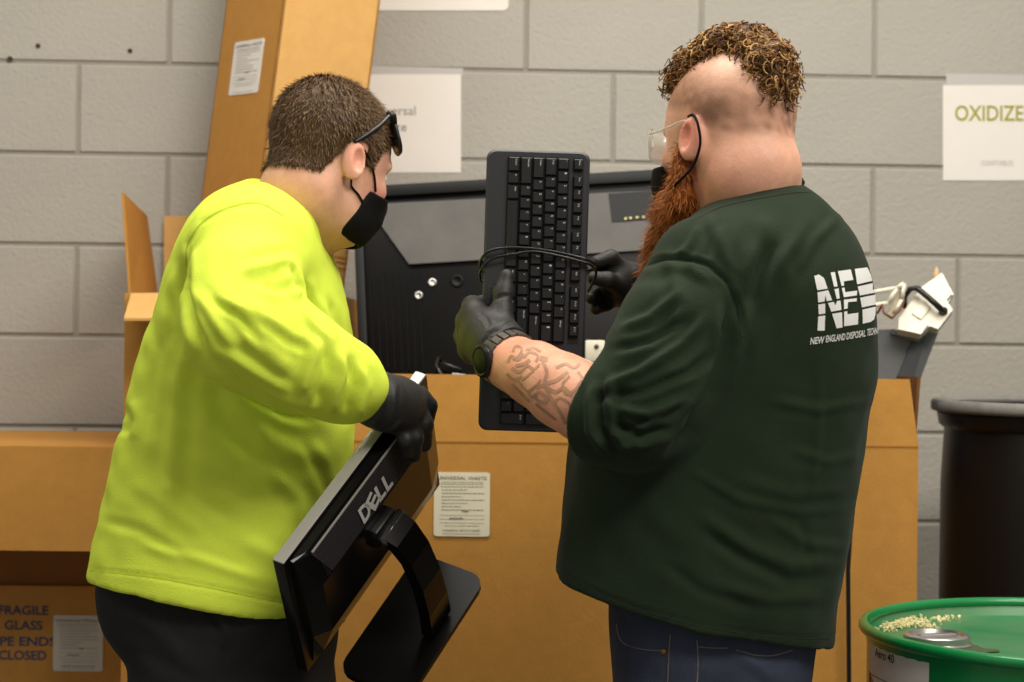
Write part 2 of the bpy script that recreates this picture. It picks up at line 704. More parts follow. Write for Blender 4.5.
# ------------------------------------------------------------------ signs on the wall
def sheet(name, px0, py0, px1, py1, label, radius=0.0, out=0.0018):
    a, b, c, d = [wall_pt(*q, out) for q in ((px0, py1), (px1, py1), (px1, py0), (px0, py0))]
    t = thing(name, (a + b) / 2, label, 'sign', 'paper signs on the block wall')
    ex, ey = nrm(b - a), nrm(d - a)
    w, h = np.linalg.norm(b - a), np.linalg.norm(d - a)
    pts = []
    for (cx, cy, a0) in ((w, 0, -90), (w, h, 0), (0, h, 90), (0, 0, 180)):
        if radius:
            sx, sy = (w - radius if cx else radius), (h - radius if cy else radius)
            for q in range(5):
                an = math.radians(a0 + q * 22.5)
                pts.append(a + ex * (sx + radius * math.cos(an)) + ey * (sy + radius * math.sin(an)))
        else:
            pts.append(a + ex * cx + ey * cy)
    m = MB()
    m.slab(pts, 0.0012, -WN)
    m.build('paper', M_PAPER, t)
    return t, a, ex, ey, w, h


t, a, ex, ey, w, h = sheet('hazard_sign', 943, 85, 1066, 180.5, 'white paper sign reading OXIDIZER on the wall above the black drum')
mb = MB()
write(mb, 'OXIDIZER', wall_pt(955, 120.6, 0.002), ex, ey, WN, 0.0365, width=0.186, bold=0.012)
mb.build('lettering', M_INK_OLIVE, t, label='olive green lettering OXIDIZER')
mb = MB()
write(mb, '(IGNITABLE)', wall_pt(981, 165.5, 0.002), ex, ey, WN, 0.0125, width=0.075)
mb.build('lettering', M_INK_PALE, t)
mb = MB()
mb.slab([wall_pt(*q, 0.0012) for q in ((946, 84.5), (1066, 86.5), (1066, 75.5), (946, 73.5))], 0.0008, -WN)
mb.build('sleeve_edge', M_SLEEVE, t)

t, a, ex, ey, w, h = sheet('universal_waste_sign', 337, 74, 461, 172.5, 'white paper sign reading Universal Waste behind the masked man in yellow')
for s, x, y in (('Universal', 415.5, 115), ('Waste', 406.5, 131.2)):
    mb = MB()
    write(mb, s, wall_pt(x, y, 0.002), ex, ey, WN, 0.0215, align='r')
    mb.build('lettering', M_INK_GREY, t)
mb = MB()
mb.slab([wall_pt(*q, 0.0012) for q in ((340, 73), (463, 76), (463, 68), (340, 65))], 0.0008, -WN)
mb.build('sleeve_edge', M_SLEEVE, t)

sheet('top_sign', 374, -84, 508.5, 10.5, 'white sheet at the top edge of the photo with only its lower rim showing', 0.012)


# ------------------------------------------------------------------ cardboard
def label_sheet(parent, a, ex, ey, n, w, h, title, m=M_PAPER_WARM, rows=8, hand=True, foot=True, name='waste_label', seed=1):
    """printed sticker; a = lower left corner"""
    rr = random.Random(seed)
    mbx = MB()
    r = min(w, h) * 0.05
    pts = []
    for (cx, cy, a0) in ((w, 0, -90), (w, h, 0), (0, h, 90), (0, 0, 180)):
        sx, sy = (w - r if cx else r), (h - r if cy else r)
        for q in range(4):
            an = math.radians(a0 + q * 30)
            pts.append(a + ex * (sx + r * math.cos(an)) + ey * (sy + r * math.sin(an)) + n * 0.0012)
    mbx.slab(pts, 0.001, -n)
    lab = mbx.build(name, m, parent)
    pr = MB()
    o = a + n * 0.0012
    write(pr, title, o + ex * w * 0.5 + ey * h * 0.885, ex, ey, n, h * 0.055, 'c', width=w * 0.88)
    if foot:
        pr.build('heading_print', M_INK, lab)
        pr = MB()
        write(pr, 'HANDLE WITH CARE!', o + ex * w * 0.5 + ey * h * 0.075, ex, ey, n, h * 0.034, 'c', width=w * 0.66)
    pr.build('footer_print' if foot else 'heading_print', M_INK, lab)
    ln = MB()

    def bar(x0, x1, y, t):
        ln.slab([o + ex * w * x0 + ey * h * (y - t) + n * 0.0004, o + ex * w * x1 + ey * h * (y - t) + n * 0.0004,
                 o + ex * w * x1 + ey * h * (y + t) + n * 0.0004, o + ex * w * x0 + ey * h * (y + t) + n * 0.0004], 0.0002, -n)

    def dashed(x0, x1, y, t):
        x = x0
        while x < x1:
            l = rr.uniform(0.02, 0.07)
            bar(x, min(x + l, x1), y, t)
            x += l + 0.014
    for i, y in enumerate((0.845, 0.815, 0.775)):
        dashed(0.12, 0.88, y, 0.0045)
    for i in range(rows - 1):
        y = 0.725 - i * 0.052
        dashed(0.14, rr.choice((0.5, 0.6, 0.74, 0.9)), y, 0.006)
    for y in (0.33, 0.27, 0.21):
        bar(0.1, 0.9, y, 0.002)
    dashed(0.2, 0.82, 0.165, 0.004)
    dashed(0.16, 0.84, 0.04, 0.004)
    ln.build('fine_print', M_INK_GREY, lab)
    if hand:
        hw = MB()
        for (x0, y0, k) in ((0.28, 0.285, 9), (0.5, 0.40, 5)):
            q = [o + ex * w * (x0 + 0.03 * i) + ey * h * (y0 + rr.uniform(-0.012, 0.012)) + n * 0.0006 for i in range(k)]
            hw.tube(q, 0.0005, 4)
        hw.build('handwriting', M_INK, lab)
    return lab


def box_panels(t, x0, x1, y0, y1, z0, z1, m, th=0.006, m_in=None, rot=0.0, top=False, cen=None):
    """upright carton walls; each wall its own part"""
    c, s = math.cos(rot), math.sin(rot)
    if cen is None:
        cen = ((x0 + x1) / 2, (y0 + y1) / 2)

    def R(x, y, z):
        dx, dy = x - cen[0], y - cen[1]
        return np.array([cen[0] + dx * c - dy * s, cen[1] + dx * s + dy * c, z])
    out = {}
    quads = {'front_panel': ((x0, y0), (x1, y0)), 'side_panel': ((x1, y0 + th), (x1, y1 - th)), 'back_panel': ((x1, y1), (x0, y1)),
             'side_panel_b': ((x0, y1 - th), (x0, y0 + th))}
    for nme, (p, q) in quads.items():
        b = MB()
        b.slab([R(*p, z0), R(*q, z0), R(*q, z1), R(*p, z1)], th)
        out[nme] = b.build(nme.replace('_b', '') if nme.endswith('_b') else nme, m, t)
    b = MB()
    e = th * 1.05
    b.slab([R(x0 + e, y0 + e, z0 + th), R(x1 - e, y0 + e, z0 + th), R(x1 - e, y1 - e, z0 + th), R(x0 + e, y1 - e, z0 + th)], th)
    b.build('bottom_panel', m, t)
    if top:
        b = MB()
        b.slab([R(x0 + e, y0 + e, z1), R(x1 - e, y0 + e, z1), R(x1 - e, y1 - e, z1), R(x0 + e, y1 - e, z1)], th)
        b.build('top_panel', m, t)
    out['R'] = R
    return out


# big open carton in the middle, full of scrapped electronics
PZ = 0.0
BX0, BX1, BY0, BY1 = -0.325, 0.7265, 3.12, 3.66
z_fold = W(900, 446, BY0)[2]
z_top = W(700, 377, BY0)[2]
big = thing('large_carton', ((BX0 + BX1) / 2, (BY0 + BY1) / 2, PZ), 'large open tan carton between the two men holding the black television', 'carton', 'cardboard cartons')
box_panels(big, BX0, BX1, BY0, BY1, PZ, z_fold, M_CARD)
b = MB()
b.slab([(BX0, BY0, z_fold + 0.001), (BX1, BY0, z_fold + 0.001), (BX1 - 0.016, BY0 + 0.004, z_top), (BX0 + 0.004, BY0 + 0.004, z_top)], 0.006)
b.build('front_flap', M_CARD, big)
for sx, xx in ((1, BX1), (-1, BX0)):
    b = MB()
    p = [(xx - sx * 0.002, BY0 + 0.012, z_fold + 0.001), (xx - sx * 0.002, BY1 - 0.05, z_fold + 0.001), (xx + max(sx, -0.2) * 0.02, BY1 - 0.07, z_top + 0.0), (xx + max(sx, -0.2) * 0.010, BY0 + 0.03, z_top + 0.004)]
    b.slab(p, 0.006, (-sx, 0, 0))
    b.build('side_flap', M_CARD_FLAP_SHADE, big)  # shade on the flap's inner face is put into its colour
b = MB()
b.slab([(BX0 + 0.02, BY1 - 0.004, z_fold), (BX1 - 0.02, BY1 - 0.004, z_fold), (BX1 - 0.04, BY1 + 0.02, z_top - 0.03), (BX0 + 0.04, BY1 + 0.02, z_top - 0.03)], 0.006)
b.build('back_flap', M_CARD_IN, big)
b = MB()
b.slab([(BX0, BY0 - 0.0012, z_fold - 0.0015), (BX1, BY0 - 0.0012, z_fold - 0.0015), (BX1, BY0 - 0.0012, z_fold + 0.0015), (BX0, BY0 - 0.0012, z_fold + 0.0015)], 0.0008)
b.build('fold_crease', M_CREASE, big)
la = W(433.5, 536, BY0 - 0.001)
lb = W(489.5, 536.5, BY0 - 0.001)
lc = W(434, 472, BY0 - 0.001)
label_sheet(big, la, np.array([1.0, 0, 0]), np.array([0, 0, 1.0]), np.array([0, -1.0, 0]), lb[0] - la[0], lc[2] - la[2], 'UNIVERSAL WASTE', seed=3)

# open carton standing behind the man in yellow
OX0, OX1, OY0, OY1 = -0.742, -0.335, 3.35, 3.88
z_o = W(140, 293, 3.35)[2]
oc = thing('open_carton', ((OX0 + OX1) / 2, (OY0 + OY1) / 2, 0), 'open tan carton with raised end flap behind the man in yellow', 'carton', 'cardboard cartons')
box_panels(oc, OX0, OX1, OY0, OY1, 0.0, z_o, M_CARD)
b = MB()
b.slab([W(131, 293, OY0 + 0.01), W(158, 292.5, OY1 - 0.02), W(147.5, 216, OY1 - 0.02), W(124, 193, OY0 + 0.01)], 0.005, (-1, 0, 0))
b.build('end_flap', M_CARD, oc)
b = MB()
b.slab([W(131, 293, OY0 - 0.003), W(340, 293, OY0 - 0.003), W(336, 318, OY0 - 0.16), W(124, 318, OY0 - 0.16)], 0.005, (0, 0, -1))
b.build('front_flap', M_CARD_PALE_LIT, oc)
b = MB()
b.slab([W(164, 296, OY1 - 0.002), W(330, 296, OY1 - 0.002), W(330, 214, OY1 + 0.02), W(164, 216, OY1 + 0.02)], 0.005, (0, 1, 0))
b.build('back_flap', M_CARD_PALE_LIT, oc)

# tall narrow carton leaning out of it
tc_t = thing('tall_carton', (-0.62, 3.62, 0.86), 'tall narrow tan carton leaning upright with a white sticker on its shaded side', 'carton', 'cardboard cartons')
Yc = 3.50
e_top, e_bot = W(284, -2, Yc), W(262, 172, Yc)           # nearest vertical edge
axis = nrm(e_top - e_bot)
th_ = math.radians(34)
dr = nrm(np.array([math.cos(th_), math.sin(th_), 0]) - axis * (np.array([math.cos(th_), math.sin(th_), 0]) @ axis))
dl = nrm(np.cross(axis, dr))
sr_, sl_ = 0.217, 0.278
z_len0 = (e_bot[2] - 0.86) / axis[2]
P0 = e_bot - axis * z_len0
Lh = (2.75 - 0.86) / axis[2]
corner = lambda a_, b_, t_: P0 + dr * a_ + dl * b_ + axis * t_
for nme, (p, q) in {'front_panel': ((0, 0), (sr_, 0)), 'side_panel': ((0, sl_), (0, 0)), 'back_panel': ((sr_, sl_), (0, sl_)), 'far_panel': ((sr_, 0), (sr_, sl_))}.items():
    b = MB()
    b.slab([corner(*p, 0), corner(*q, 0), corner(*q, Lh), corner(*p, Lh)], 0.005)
    b.build(nme, M_CARD_PALE_LIT if nme == 'front_panel' else M_CARD, tc_t)  # front painted as the lit face, the rest darker, one cardboard
for t0 in (0.0, Lh - 0.005):
    b = MB()
    g = 0.0055
    b.slab([corner(g, g, t0 + 0.005), corner(sr_ - g, g, t0 + 0.005), corner(sr_ - g, sl_ - g, t0 + 0.005), corner(g, sl_ - g, t0 + 0.005)], 0.005, -axis)
    b.build('end_panel', M_CARD, tc_t)
nf = nrm(np.cross(dr, axis))
for py in (247, 252, 258):
    tt = (W(330, py, 3.55)[2] - P0[2]) / axis[2]
    b = MB()
    b.slab([corner(0, 0, tt) + nf * 0.001, corner(sr_, 0, tt) + nf * 0.001, corner(sr_, 0, tt + 0.003) + nf * 0.001, corner(0, 0, tt + 0.003) + nf * 0.001], 0.0008)
    b.build('score_line', M_CREASE, tc_t)
nl = nrm(np.cross(axis, dl)) * -1
if nl[1] > 0:
    nl = -nl
tl = (W(245, 93, 3.56)[2] - P0[2]) / axis[2]
lab_a = corner(0, 0.205, tl - 0.004)
label_sheet(tc_t, lab_a, -dl, axis, nl, 0.14, 0.112, 'UNIVERSAL WASTE', m=M_PAPER, foot=False, seed=5)

# cartons stacked at the left edge
sx0 = W(-150, 500, 3.3)[0]
up_x1 = W(113, 500, 3.3)[0]
zu1, zu0 = W(60, 446.5, 3.3)[2], W(60, 551, 3.3)[2]
zm0 = W(60, 586, 3.55)[2]
uc = thing('carton', (sx0 / 2 + up_x1 / 2, 3.5, zu0), 'plain tan carton on top of the stack left of the man in yellow', 'carton', 'cardboard cartons')
box_panels(uc, sx0, up_x1, 3.3, 3.84, zu0, zu1, M_CARD, top=True)
mc = thing('shade_gap_carton', (sx0 / 2 + up_x1 / 2, 3.7, zm0), 'added shallow carton coloured dark for the shade between the two cartons on the left', 'carton', 'cardboard cartons')
box_panels(mc, sx0 + 0.01, up_x1 - 0.005, 3.57, 3.84, zm0, zu0 - 0.0005, M_CARD_GAP_SHADE, top=True)  # strip of shade under the upper carton, built as an added brown box
lc_t = thing('fragile_carton', (sx0 / 2 + up_x1 / 2, 3.55, 0), 'tan carton printed FRAGILE GLASS at the lower left of the photo', 'carton', 'cardboard cartons')
low_x1 = W(124, 640, 3.55)[0]
box_panels(lc_t, sx0, low_x1, 3.55, 3.84, 0, zm0 - 0.0005, M_CARD, top=True)
EX, EZ, NY = np.array([1.0, 0, 0]), np.array([0, 0, 1.0]), np.array([0, -1.0, 0])
for s, xc, yb, wpx in (('FRAGILE', 23.5, 614.5, 50), ('GLASS', 23.5, 629.5, 38), ('TAPE ENDS', 18, 645.5, 76), ('CLOSED', 22.5, 659.5, 48)):
    mb = MB()
    write(mb, s, W(xc, yb, 3.5495), EX, EZ, NY, 9.2 * 3.55 / F_PX, 'c', width=wpx * 3.55 / F_PX, bold=0.02)
    mb.build('printing', M_INK_BLUE, lc_t, label='dark blue stencilled printing')
q0, q1 = W(53, 671, 3.549), W(103.5, 615.5, 3.549)
label_sheet(lc_t, q0, EX, EZ, NY, q1[0] - q0[0], q1[2] - q0[2], 'Universal Waste', m=mat('label_paper_grey', (206, 200, 190), 0.6), seed=8)

# ------------------------------------------------------------------ television standing in the large carton
TVY = 3.42
A, B_, C_, D_ = W(352, 187, TVY + 0.10), W(667, 169, TVY + 0.10), W(672, 470, TVY - 0.02), W(347, 478, TVY - 0.02)
tv = thing('television', (A + B_ + C_ + D_) / 4 - np.array([0, 0, 0.33]), 'large black flat television with its back to the viewer standing in the carton', 'television')
tu, tvv = nrm(B_ - A), nrm(A - D_)
tvv = nrm(tvv - tu * (tvv @ tu))
tn = nrm(np.cross(tu, tvv))
if tn[1] > 0:
    tn = -tn
TW, THh = np.linalg.norm(B_ - A), np.linalg.norm(A - D_)
TP = lambda x, y, o=0.0: A + tu * x - tvv * y + tn * o
pxm = (TVY + 0.05) / F_PX
b = MB()
b.obox(TP(TW / 2, THh / 2, -0.018), (tu, tvv, tn), (TW / 2, THh / 2, 0.018), 0.006, 2)
auto_smooth(b.build('back_casing', M_TVBLACK, tv))
b = MB()
b.obox(TP(TW / 2, 7 * pxm, 0.004), (tu, tvv, tn), (TW / 2 - 0.002, 6.0 * pxm, 0.006), 0.002, 2)
auto_smooth(b.build('top_rail', M_TVEDGE, tv))
b = MB()
b.obox(TP(5 * pxm, THh / 2 + 0.012, 0.004), (tu, tvv, tn), (4.5 * pxm, THh / 2 - 0.02, 0.005), 0.002, 2)
auto_smooth(b.build('side_rail', M_TVEDGE, tv))
b = MB()
b.obox(TP(TW - 3 * pxm, THh / 2 + 0.012, 0.004), (tu, tvv, tn), (2.6 * pxm, THh / 2 - 0.02, 0.005), 0.002, 2)
auto_smooth(b.build('side_rail', M_TVEDGE, tv))


def tvp(px, py, o=0.0):
    d = W(px, py, 1.0) - np.array([0, 0, CAM_Z])
    C = np.array([0, 0, CAM_Z])
    k = ((A + tn * o - C) @ tn) / (d @ tn)
    return C + d * k


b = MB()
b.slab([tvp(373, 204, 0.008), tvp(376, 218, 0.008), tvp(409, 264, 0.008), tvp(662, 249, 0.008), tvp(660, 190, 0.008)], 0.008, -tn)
b.build('rear_cover', M_TVGREY, tv, label='mottled dark grey raised rear cover')
b = MB()
b.slab([tvp(608.5, 193.5, 0.0095), tvp(612, 222, 0.0095), tvp(656, 219, 0.0095), tvp(654, 190.5, 0.0095)], 0.002, -tn)
cp = b.build('connector_panel', M_KEYWELL, tv)
for (x, y) in ((625.5, 219), (630.5, 218.5), (637, 217.8), (643.5, 217.5), (651.5, 217.5)):
    b = MB()
    b.lathe(tvp(x, y, 0.0095), [(0.003, 0), (0.003, 0.003), (0.0015, 0.004)], 10, (tu, tvv, tn))
    b.build('socket', M_YELLOW, cp)
for x in range(372, 425, 7):
    b = MB()
    b.obox(tvp(x, 318 + (x - 372) * 0.1, 0.0012), (tu, tvv, tn), (0.0016, 0.098 - (x < 380) * 0.01, 0.0012))
    b.build('cooling_rib', M_TVBLACK, tv)
for (x, y) in ((432.5, 282.5), (418.8, 295.5)):
    b = MB()
    b.lathe(tvp(x, y, 0.0), [(0.0085, 0), (0.0085, 0.003), (0.0045, 0.0035), (0.004, 0.0015), (0.0001, 0.0015)], 16, (tu, tvv, tn))
    b.build('mounting_screw', M_SILVER, tv, True)
for (x, y, r) in ((457, 281, 7),):
    b = MB()
    b.lathe(tvp(x, y, 0.0), [(r * pxm, 0), (r * pxm * 0.96, 0.0012), (r * pxm * 0.6, 0.0012), (r * pxm * 0.55, 0.0006), (0.0001, 0.0006)], 24, (tu, tvv, tn))
    b.build('boss', M_TVBLACK, tv, True)
# ------------------------------------------------------------------ loose scrap in the big carton
sc = thing('power_adapter', W(450, 372, 3.260), 'small black power adapter lying in the carton left of the keyboard', 'adapter')
b = MB()
b.obox(W(449, 371, 3.270), (nrm((1, 0.1, -0.35)), nrm((0.1, -1, 0)), nrm((0.35, 0, 1))), (0.022, 0.03, 0.013), 0.004, 2)
auto_smooth(b.build('case', M_BLACKGLOSS, sc))
b = MB()
b.tube([W(*q) for q in ((444, 364, 3.260), (438, 358, 3.250), (436, 366, 3.230), (442, 376, 3.210), (452, 382, 3.210))], 0.0035, 8)
b.build('cord', M_CABLE, sc, True)
b = MB()
b.obox(W(459, 375.5, 3.230), (nrm((1, 0.0, -0.1)), NY, nrm((0.1, 0, 1))), (0.013, 0.003, 0.0035), 0.001)
b.build('rating_label', mat('cool_label', (186, 194, 206), 0.5), sc)

wp = thing('wall_plate', W(594, 350, 3.230), 'small white plastic plate with a screw between keyboard and green sleeve', 'plate')
b = MB()
b.obox(W(595, 351, 3.230), (EX, NY, EZ), (0.018, 0.004, 0.02), 0.0025, 2)
auto_smooth(b.build('plate', M_DEVWHITE, wp))
b = MB()
b.lathe(W(596.5, 346.5, 3.226), [(0.0045, 0), (0.004, 0.002), (0.0001, 0.0015)], 12, (EX, EZ, NY))
b.build('screw', M_DEVDARK, wp, True)
b = MB()
b.slab([W(583, 359, 3.190), W(600, 366, 3.180), W(604, 378, 3.160), W(583, 374, 3.160)], 0.0015)
pp = b.build('paper_scrap', M_PAPER)
tag(pp, 'folded white paper scrap poking from the carton beside the tattooed forearm', 'paper')

# white and grey device standing in the right of the carton
dv = thing('printer_unit', W(905, 420, 3.380), 'white and grey electronic unit sticking up from the carton right of the green shirt', 'device')
DY = 3.30
pol = [(921.6, 287), (942, 272.6), (953.4, 294), (948, 303), (953, 309.5), (938, 329), (930, 326), (920.6, 334), (898, 329), (899, 318)]
dface = nrm((-0.1, -0.88, 0.45))
dC = W(925, 305, DY)


def dvp(px, py, o=0.0):
    C = np.array([0, 0, CAM_Z])
    d = W(px, py, 1.0) - C
    k = ((dC + dface * o - C) @ dface) / (d @ dface)
    return C + d * k


b = MB()
b.slab([dvp(*q) for q in pol][::-1], 0.022, -dface)
top = b.build('white_cover', M_DEVWHITE, dv)
b = MB()
b.slab([dvp(x, y, 0.004) for x, y in ((912, 313), (924, 300), (931, 306), (921, 319))], 0.006, -dface)
b.build('raised_panel', M_DEVWHITE, top)
for (x, y) in ((949, 297), (925.5, 328)):
    b = MB()
    b.slab([dvp(x + u, y + v_, 0.001) for u, v_ in ((-2.5, 3), (2, -3), (3.580, -1.5), (-1, 4))], 0.003, -dface)
    b.build('slot', M_DEVDARK, top)
b = MB()
for face in ():
    pass
gp = [(894, 329), (919, 338), (931, 330), (944, 318), (921.5, 376), (900, 470), (860, 470), (876, 330)]
b.slab([W(x, y, DY + 0.03 + (0.02 if y > 360 else 0)) for x, y in gp][::-1], 0.12, (0, 1, 0))
b.build('grey_body', M_DEVGREY, dv)
b = MB()
b.slab([W(x, y, DY + 0.027) for x, y in ((912, 341), (926, 336), (914, 378), (898, 378))][::-1], 0.005, (0, 1, 0))
b.build('side_channel', M_DEVDARK, dv)
b = MB()
b.slab([W(x, y, DY + 0.012) for x, y in ((893, 329), (919, 337), (919, 342), (893, 334))][::-1], 0.02, (0, 1, 0))
b.build('lip', M_DEVGREY, dv)
b = MB()
b.tube([dvp(x, y, o) for x, y, o in ((905, 308, -0.02), (905, 297, 0.0), (910, 289, 0.014), (917, 288, 0.018), (929, 298, 0.02), (940, 308, 0.018), (943, 312, 0.004))], [0.004, 0.0045, 0.0055, 0.006, 0.006, 0.006, 0.007], 8)
b.build('handle_cord', M_CABLE, dv, True)
b = MB()
b.lathe(dvp(943, 312, -0.001), [(0.0085, 0), (0.0085, 0.006), (0.007, 0.008), (0.0001, 0.008)], 16, (nrm(np.cross(EZ, dface)), nrm(np.cross(dface, np.cross(EZ, dface))), dface))
b.build('grommet', M_RUBBER, dv, True)
wf = thing('wire_bracket', W(890, 300, 3.290), 'white wire bracket just right of the shirt lettering', 'bracket')
for seg in (((862, 294), (897, 288)), ((897, 288), (904, 283.5)), ((897, 288), (888, 303)), ((888, 303), (862, 307)), ((904, 283.5), (902, 300)), ((902, 300), (895, 312))):
    b = MB()
    b.tube([W(*seg[0], 3.290), W(*seg[1], 3.290)], 0.0042, 8)
    b.build('wire', M_DEVWHITE, wf, True)
b = MB()
b.slab([W(x, y, 3.295) for x, y in ((903, 284), (902, 302), (892, 318), (886, 316), (893, 303))][::-1], 0.006, (0, 1, 0))
b.build('side_plate', mat('cream_plate', (206, 194, 168), 0.5), wf)
ci = MB()
ci.tube([W(*q) for q in ((868, 318, 3.280), (878, 312, 3.290), (882, 305, 3.280), (884, 313, 3.270), (892, 318, 3.270), (900, 310, 3.280), (904, 300, 3.290))], 0.0028, 6)
tag(ci.build('loose_wire', mat('copper_wire', (110, 66, 42), 0.4), None, True), 'thin brown loose wire under the white bracket', 'wire')
b = MB()
b.lathe(W(936.5, 281, 3.360), [(0.007, 0), (0.007, 0.012), (0.0015, 0.027)], 10)
tag(b.build('wooden_peg', mat('peg_wood', (206, 170, 128), 0.7), None, True), 'tan pointed peg tip behind the white device cover', 'peg')

# black cord hanging down the front of the carton
hc = MB()
hc.tube([W(*q) for q in ((866, 374.5, 3.16), (865, 373.5, 3.13), (864, 375, 3.108), (862, 400, 3.108), (857, 470, 3.098), (851, 520, 3.092), (848, 570, 3.092), (848.5, 620, 3.092), (849, 682, 3.094), (851, 760, 3.095))], 0.0042, 8)
tag(hc.build('hanging_cord', M_CABLE, None, True), 'black cord hanging down the carton front right of the jeans', 'cord')

# ------------------------------------------------------------------ drums
# black plastic drum, far right
rb = 0.31
cb = W(935 + rb * F_PX / 3.36, 401, 3.36)
bd = thing('black_drum', (cb[0], cb[1], 0.0), 'tall black plastic drum with a grey rim ring against the wall', 'drum', 'drums')
H = cb[2]
b = MB()
rr = rb - 0.02
b.lathe((cb[0], cb[1], 0), [(rr - 0.02, 0.0), (rr + 0.0, 0.02), (rr + 0.002, 0.5), (rr + 0.001, 0.8), (rr, H - 0.16), (rr - 0.004, H - 0.09), (rr - 0.006, H - 0.056), (rr + 0.004, H - 0.048), (rr + 0.008, H - 0.026), (rr - 0.004, H - 0.025), (rr - 0.02, H - 0.025), (rr - 0.022, H - 0.045), (0.0001, H - 0.05)], 64)
auto_smooth(b.build('body', M_BLACKDRUM, bd), 50)
b = MB()
b.lathe((cb[0], cb[1], 0), [(rb - 0.012, H - 0.024), (rb - 0.003, H - 0.022), (rb, H - 0.017), (rb, H - 0.006), (rb - 0.004, H), (rb - 0.014, H), (rb - 0.026, H - 0.006), (rb - 0.026, H - 0.024)], 64)
auto_smooth(b.build('rim_ring', M_GREYRIM, bd), 50)
b = MB()
b.lathe((cb[0], cb[1], 0), [(0.0001, H - 0.03), (rb - 0.06, H - 0.03), (rb - 0.045, H - 0.012), (rb - 0.027, H - 0.010), (rb - 0.027, H - 0.02), (0.0001, H - 0.04)], 64)
auto_smooth(b.build('lid', M_BLACKDRUM, bd), 50)

# green steel drum, lower right
rg = 0.292
cg = W(862 + rg * F_PX / 2.5 + 0.5, 628, 2.5)
H = cg[2]
gd = thing('green_drum', (cg[0], cg[1], 0), 'green steel drum with a silver bung and dusty top', 'drum', 'drums')
b = MB()
b.lathe((cg[0], cg[1], 0), [(rg - 0.012, 0.0), (rg - 0.01, 0.02), (rg - 0.012, 0.28), (rg - 0.002, 0.295), (rg - 0.012, 0.31), (rg - 0.012, 0.57), (rg - 0.002, 0.585), (rg - 0.012, 0.6), (rg - 0.012, H - 0.03), (rg - 0.008, H - 0.012), (rg - 0.012, H - 0.01), (rg - 0.0125, H - 0.033), (0.0001, H - 0.036)], 72)
auto_smooth(b.build('body', M_GREENDRUM, gd), 50)
b = MB()
pts = [(cg[0] + (rg - 0.008) * math.cos(q * math.pi / 48), cg[1] + (rg - 0.008) * math.sin(q * math.pi / 48), H - 0.006) for q in range(96)]
b.tube(pts, 0.0085, 10, closed=True)
b.build('rim_chime', M_GREENDRUM, gd, True)
b = MB()
b.lathe((cg[0], cg[1], 0), [(0.0001, H - 0.02), (rg - 0.05, H - 0.021), (rg - 0.022, H - 0.024), (rg - 0.012, H - 0.008), (rg - 0.012, H - 0.03), (0.0001, H - 0.032)], 72)
auto_smooth(b.build('drum_head', M_GREENTOP, gd), 50)


def gtop(px, py, z):
    C = np.array([0, 0, CAM_Z])
    d = W(px, py, 1.0) - C
    return C + d * ((z - CAM_Z) / d[2])


bg_c = gtop(936.5, 645, H - 0.02)
b = MB()
b.lathe(bg_c, [(0.05, 0), (0.05, 0.004), (0.046, 0.006), (0.046, 0.014), (0.043, 0.0165), (0.039, 0.0165), (0.037, 0.012), (0.0001, 0.011)], 40)
bung = auto_smooth(b.build('bung', M_SILVER, gd), 45)
b = MB()
b.obox(bg_c + np.array([0, 0, 0.0135]), (nrm((1, 0.3, 0)), nrm((-0.3, 1, 0)), EZ), (0.028, 0.006, 0.0025), 0.001)
b.build('bung_bar', M_SILVER, bung)
gm = MB()
for k in range(420):
    if k < 310:
        px, py = random.gauss(903, 10), 0
        py = 624 - (px - 903) * 0.2 + random.gauss(0, 2.0)
    else:
        px, py = random.choice(((945, 619), (925, 624), (930, 628))) 
        px += random.gauss(0, 6)
        py += random.gauss(0, 1.6)
    p = gtop(px, py, H - 0.019)
    r = random.uniform(0.0008, 0.0028)
    gm.obox(p, (nrm((random.random() + .1, random.random() - .5, random.random() - .5)), nrm((random.random() - .5, random.random() + .1, 0.1)), EZ), (r, r * 0.8, r * 0.6))
for i_ in range(len(gm.v)):
    gm.v[i_] = (gm.v[i_][0], gm.v[i_][1], gm.v[i_][2] + 0.0012)
so = gm.build('sawdust', M_SAWDUST)
so['kind'] = 'stuff'
tag(so, 'pale sawdust grains scattered on the green drum top', 'sawdust')
b = MB()
for k in range(26):
    an = 2 * math.pi * k / 26
# oily residue around the bung: a thin uneven patch
pts = [gtop(968 + 26 * math.cos(a_) * (1 + 0.25 * math.sin(3 * a_ + 1)), 650 + 4.2 * math.sin(a_) * (1 + 0.3 * math.cos(5 * a_)), H - 0.0185) for a_ in [2 * math.pi * k / 26 for k in range(26)]]
b.slab(pts, 0.001, (0, 0, -1))
b.build('residue_patch', M_DARKSTAIN, gd)
# label round the drum side
lm, lr, lt = MB(), MB(), MB()
rl = rg - 0.0108


def drum_pt(px, dz, o=0.0):
    """point on the drum's side seen at px, dz below the rim"""
    best = None
    for k in range(400):
        a_ = math.pi + (math.pi * k / 400)
        p = np.array([cg[0] + (rl + o) * math.cos(a_), cg[1] + (rl + o) * math.sin(a_), H - dz])
        q = proj(p)[0]
        if best is None or abs(q - px) < best[0]:
            best = (abs(q - px), p, a_)
    return best


a0, a1 = drum_pt(869, 0.03)[2], drum_pt(929, 0.03)[2]
ang = np.linspace(a0, a1, 20)


def strip(m, aa, z0, z1, r):
    v = []
    for a_ in aa:
        v += [(cg[0] + r * math.cos(a_), cg[1] + r * math.sin(a_), z0), (cg[0] + r * math.cos(a_), cg[1] + r * math.sin(a_), z1)]
    m.add(v, [(2 * i, 2 * i + 2, 2 * i + 3, 2 * i + 1) for i in range(len(aa) - 1)])


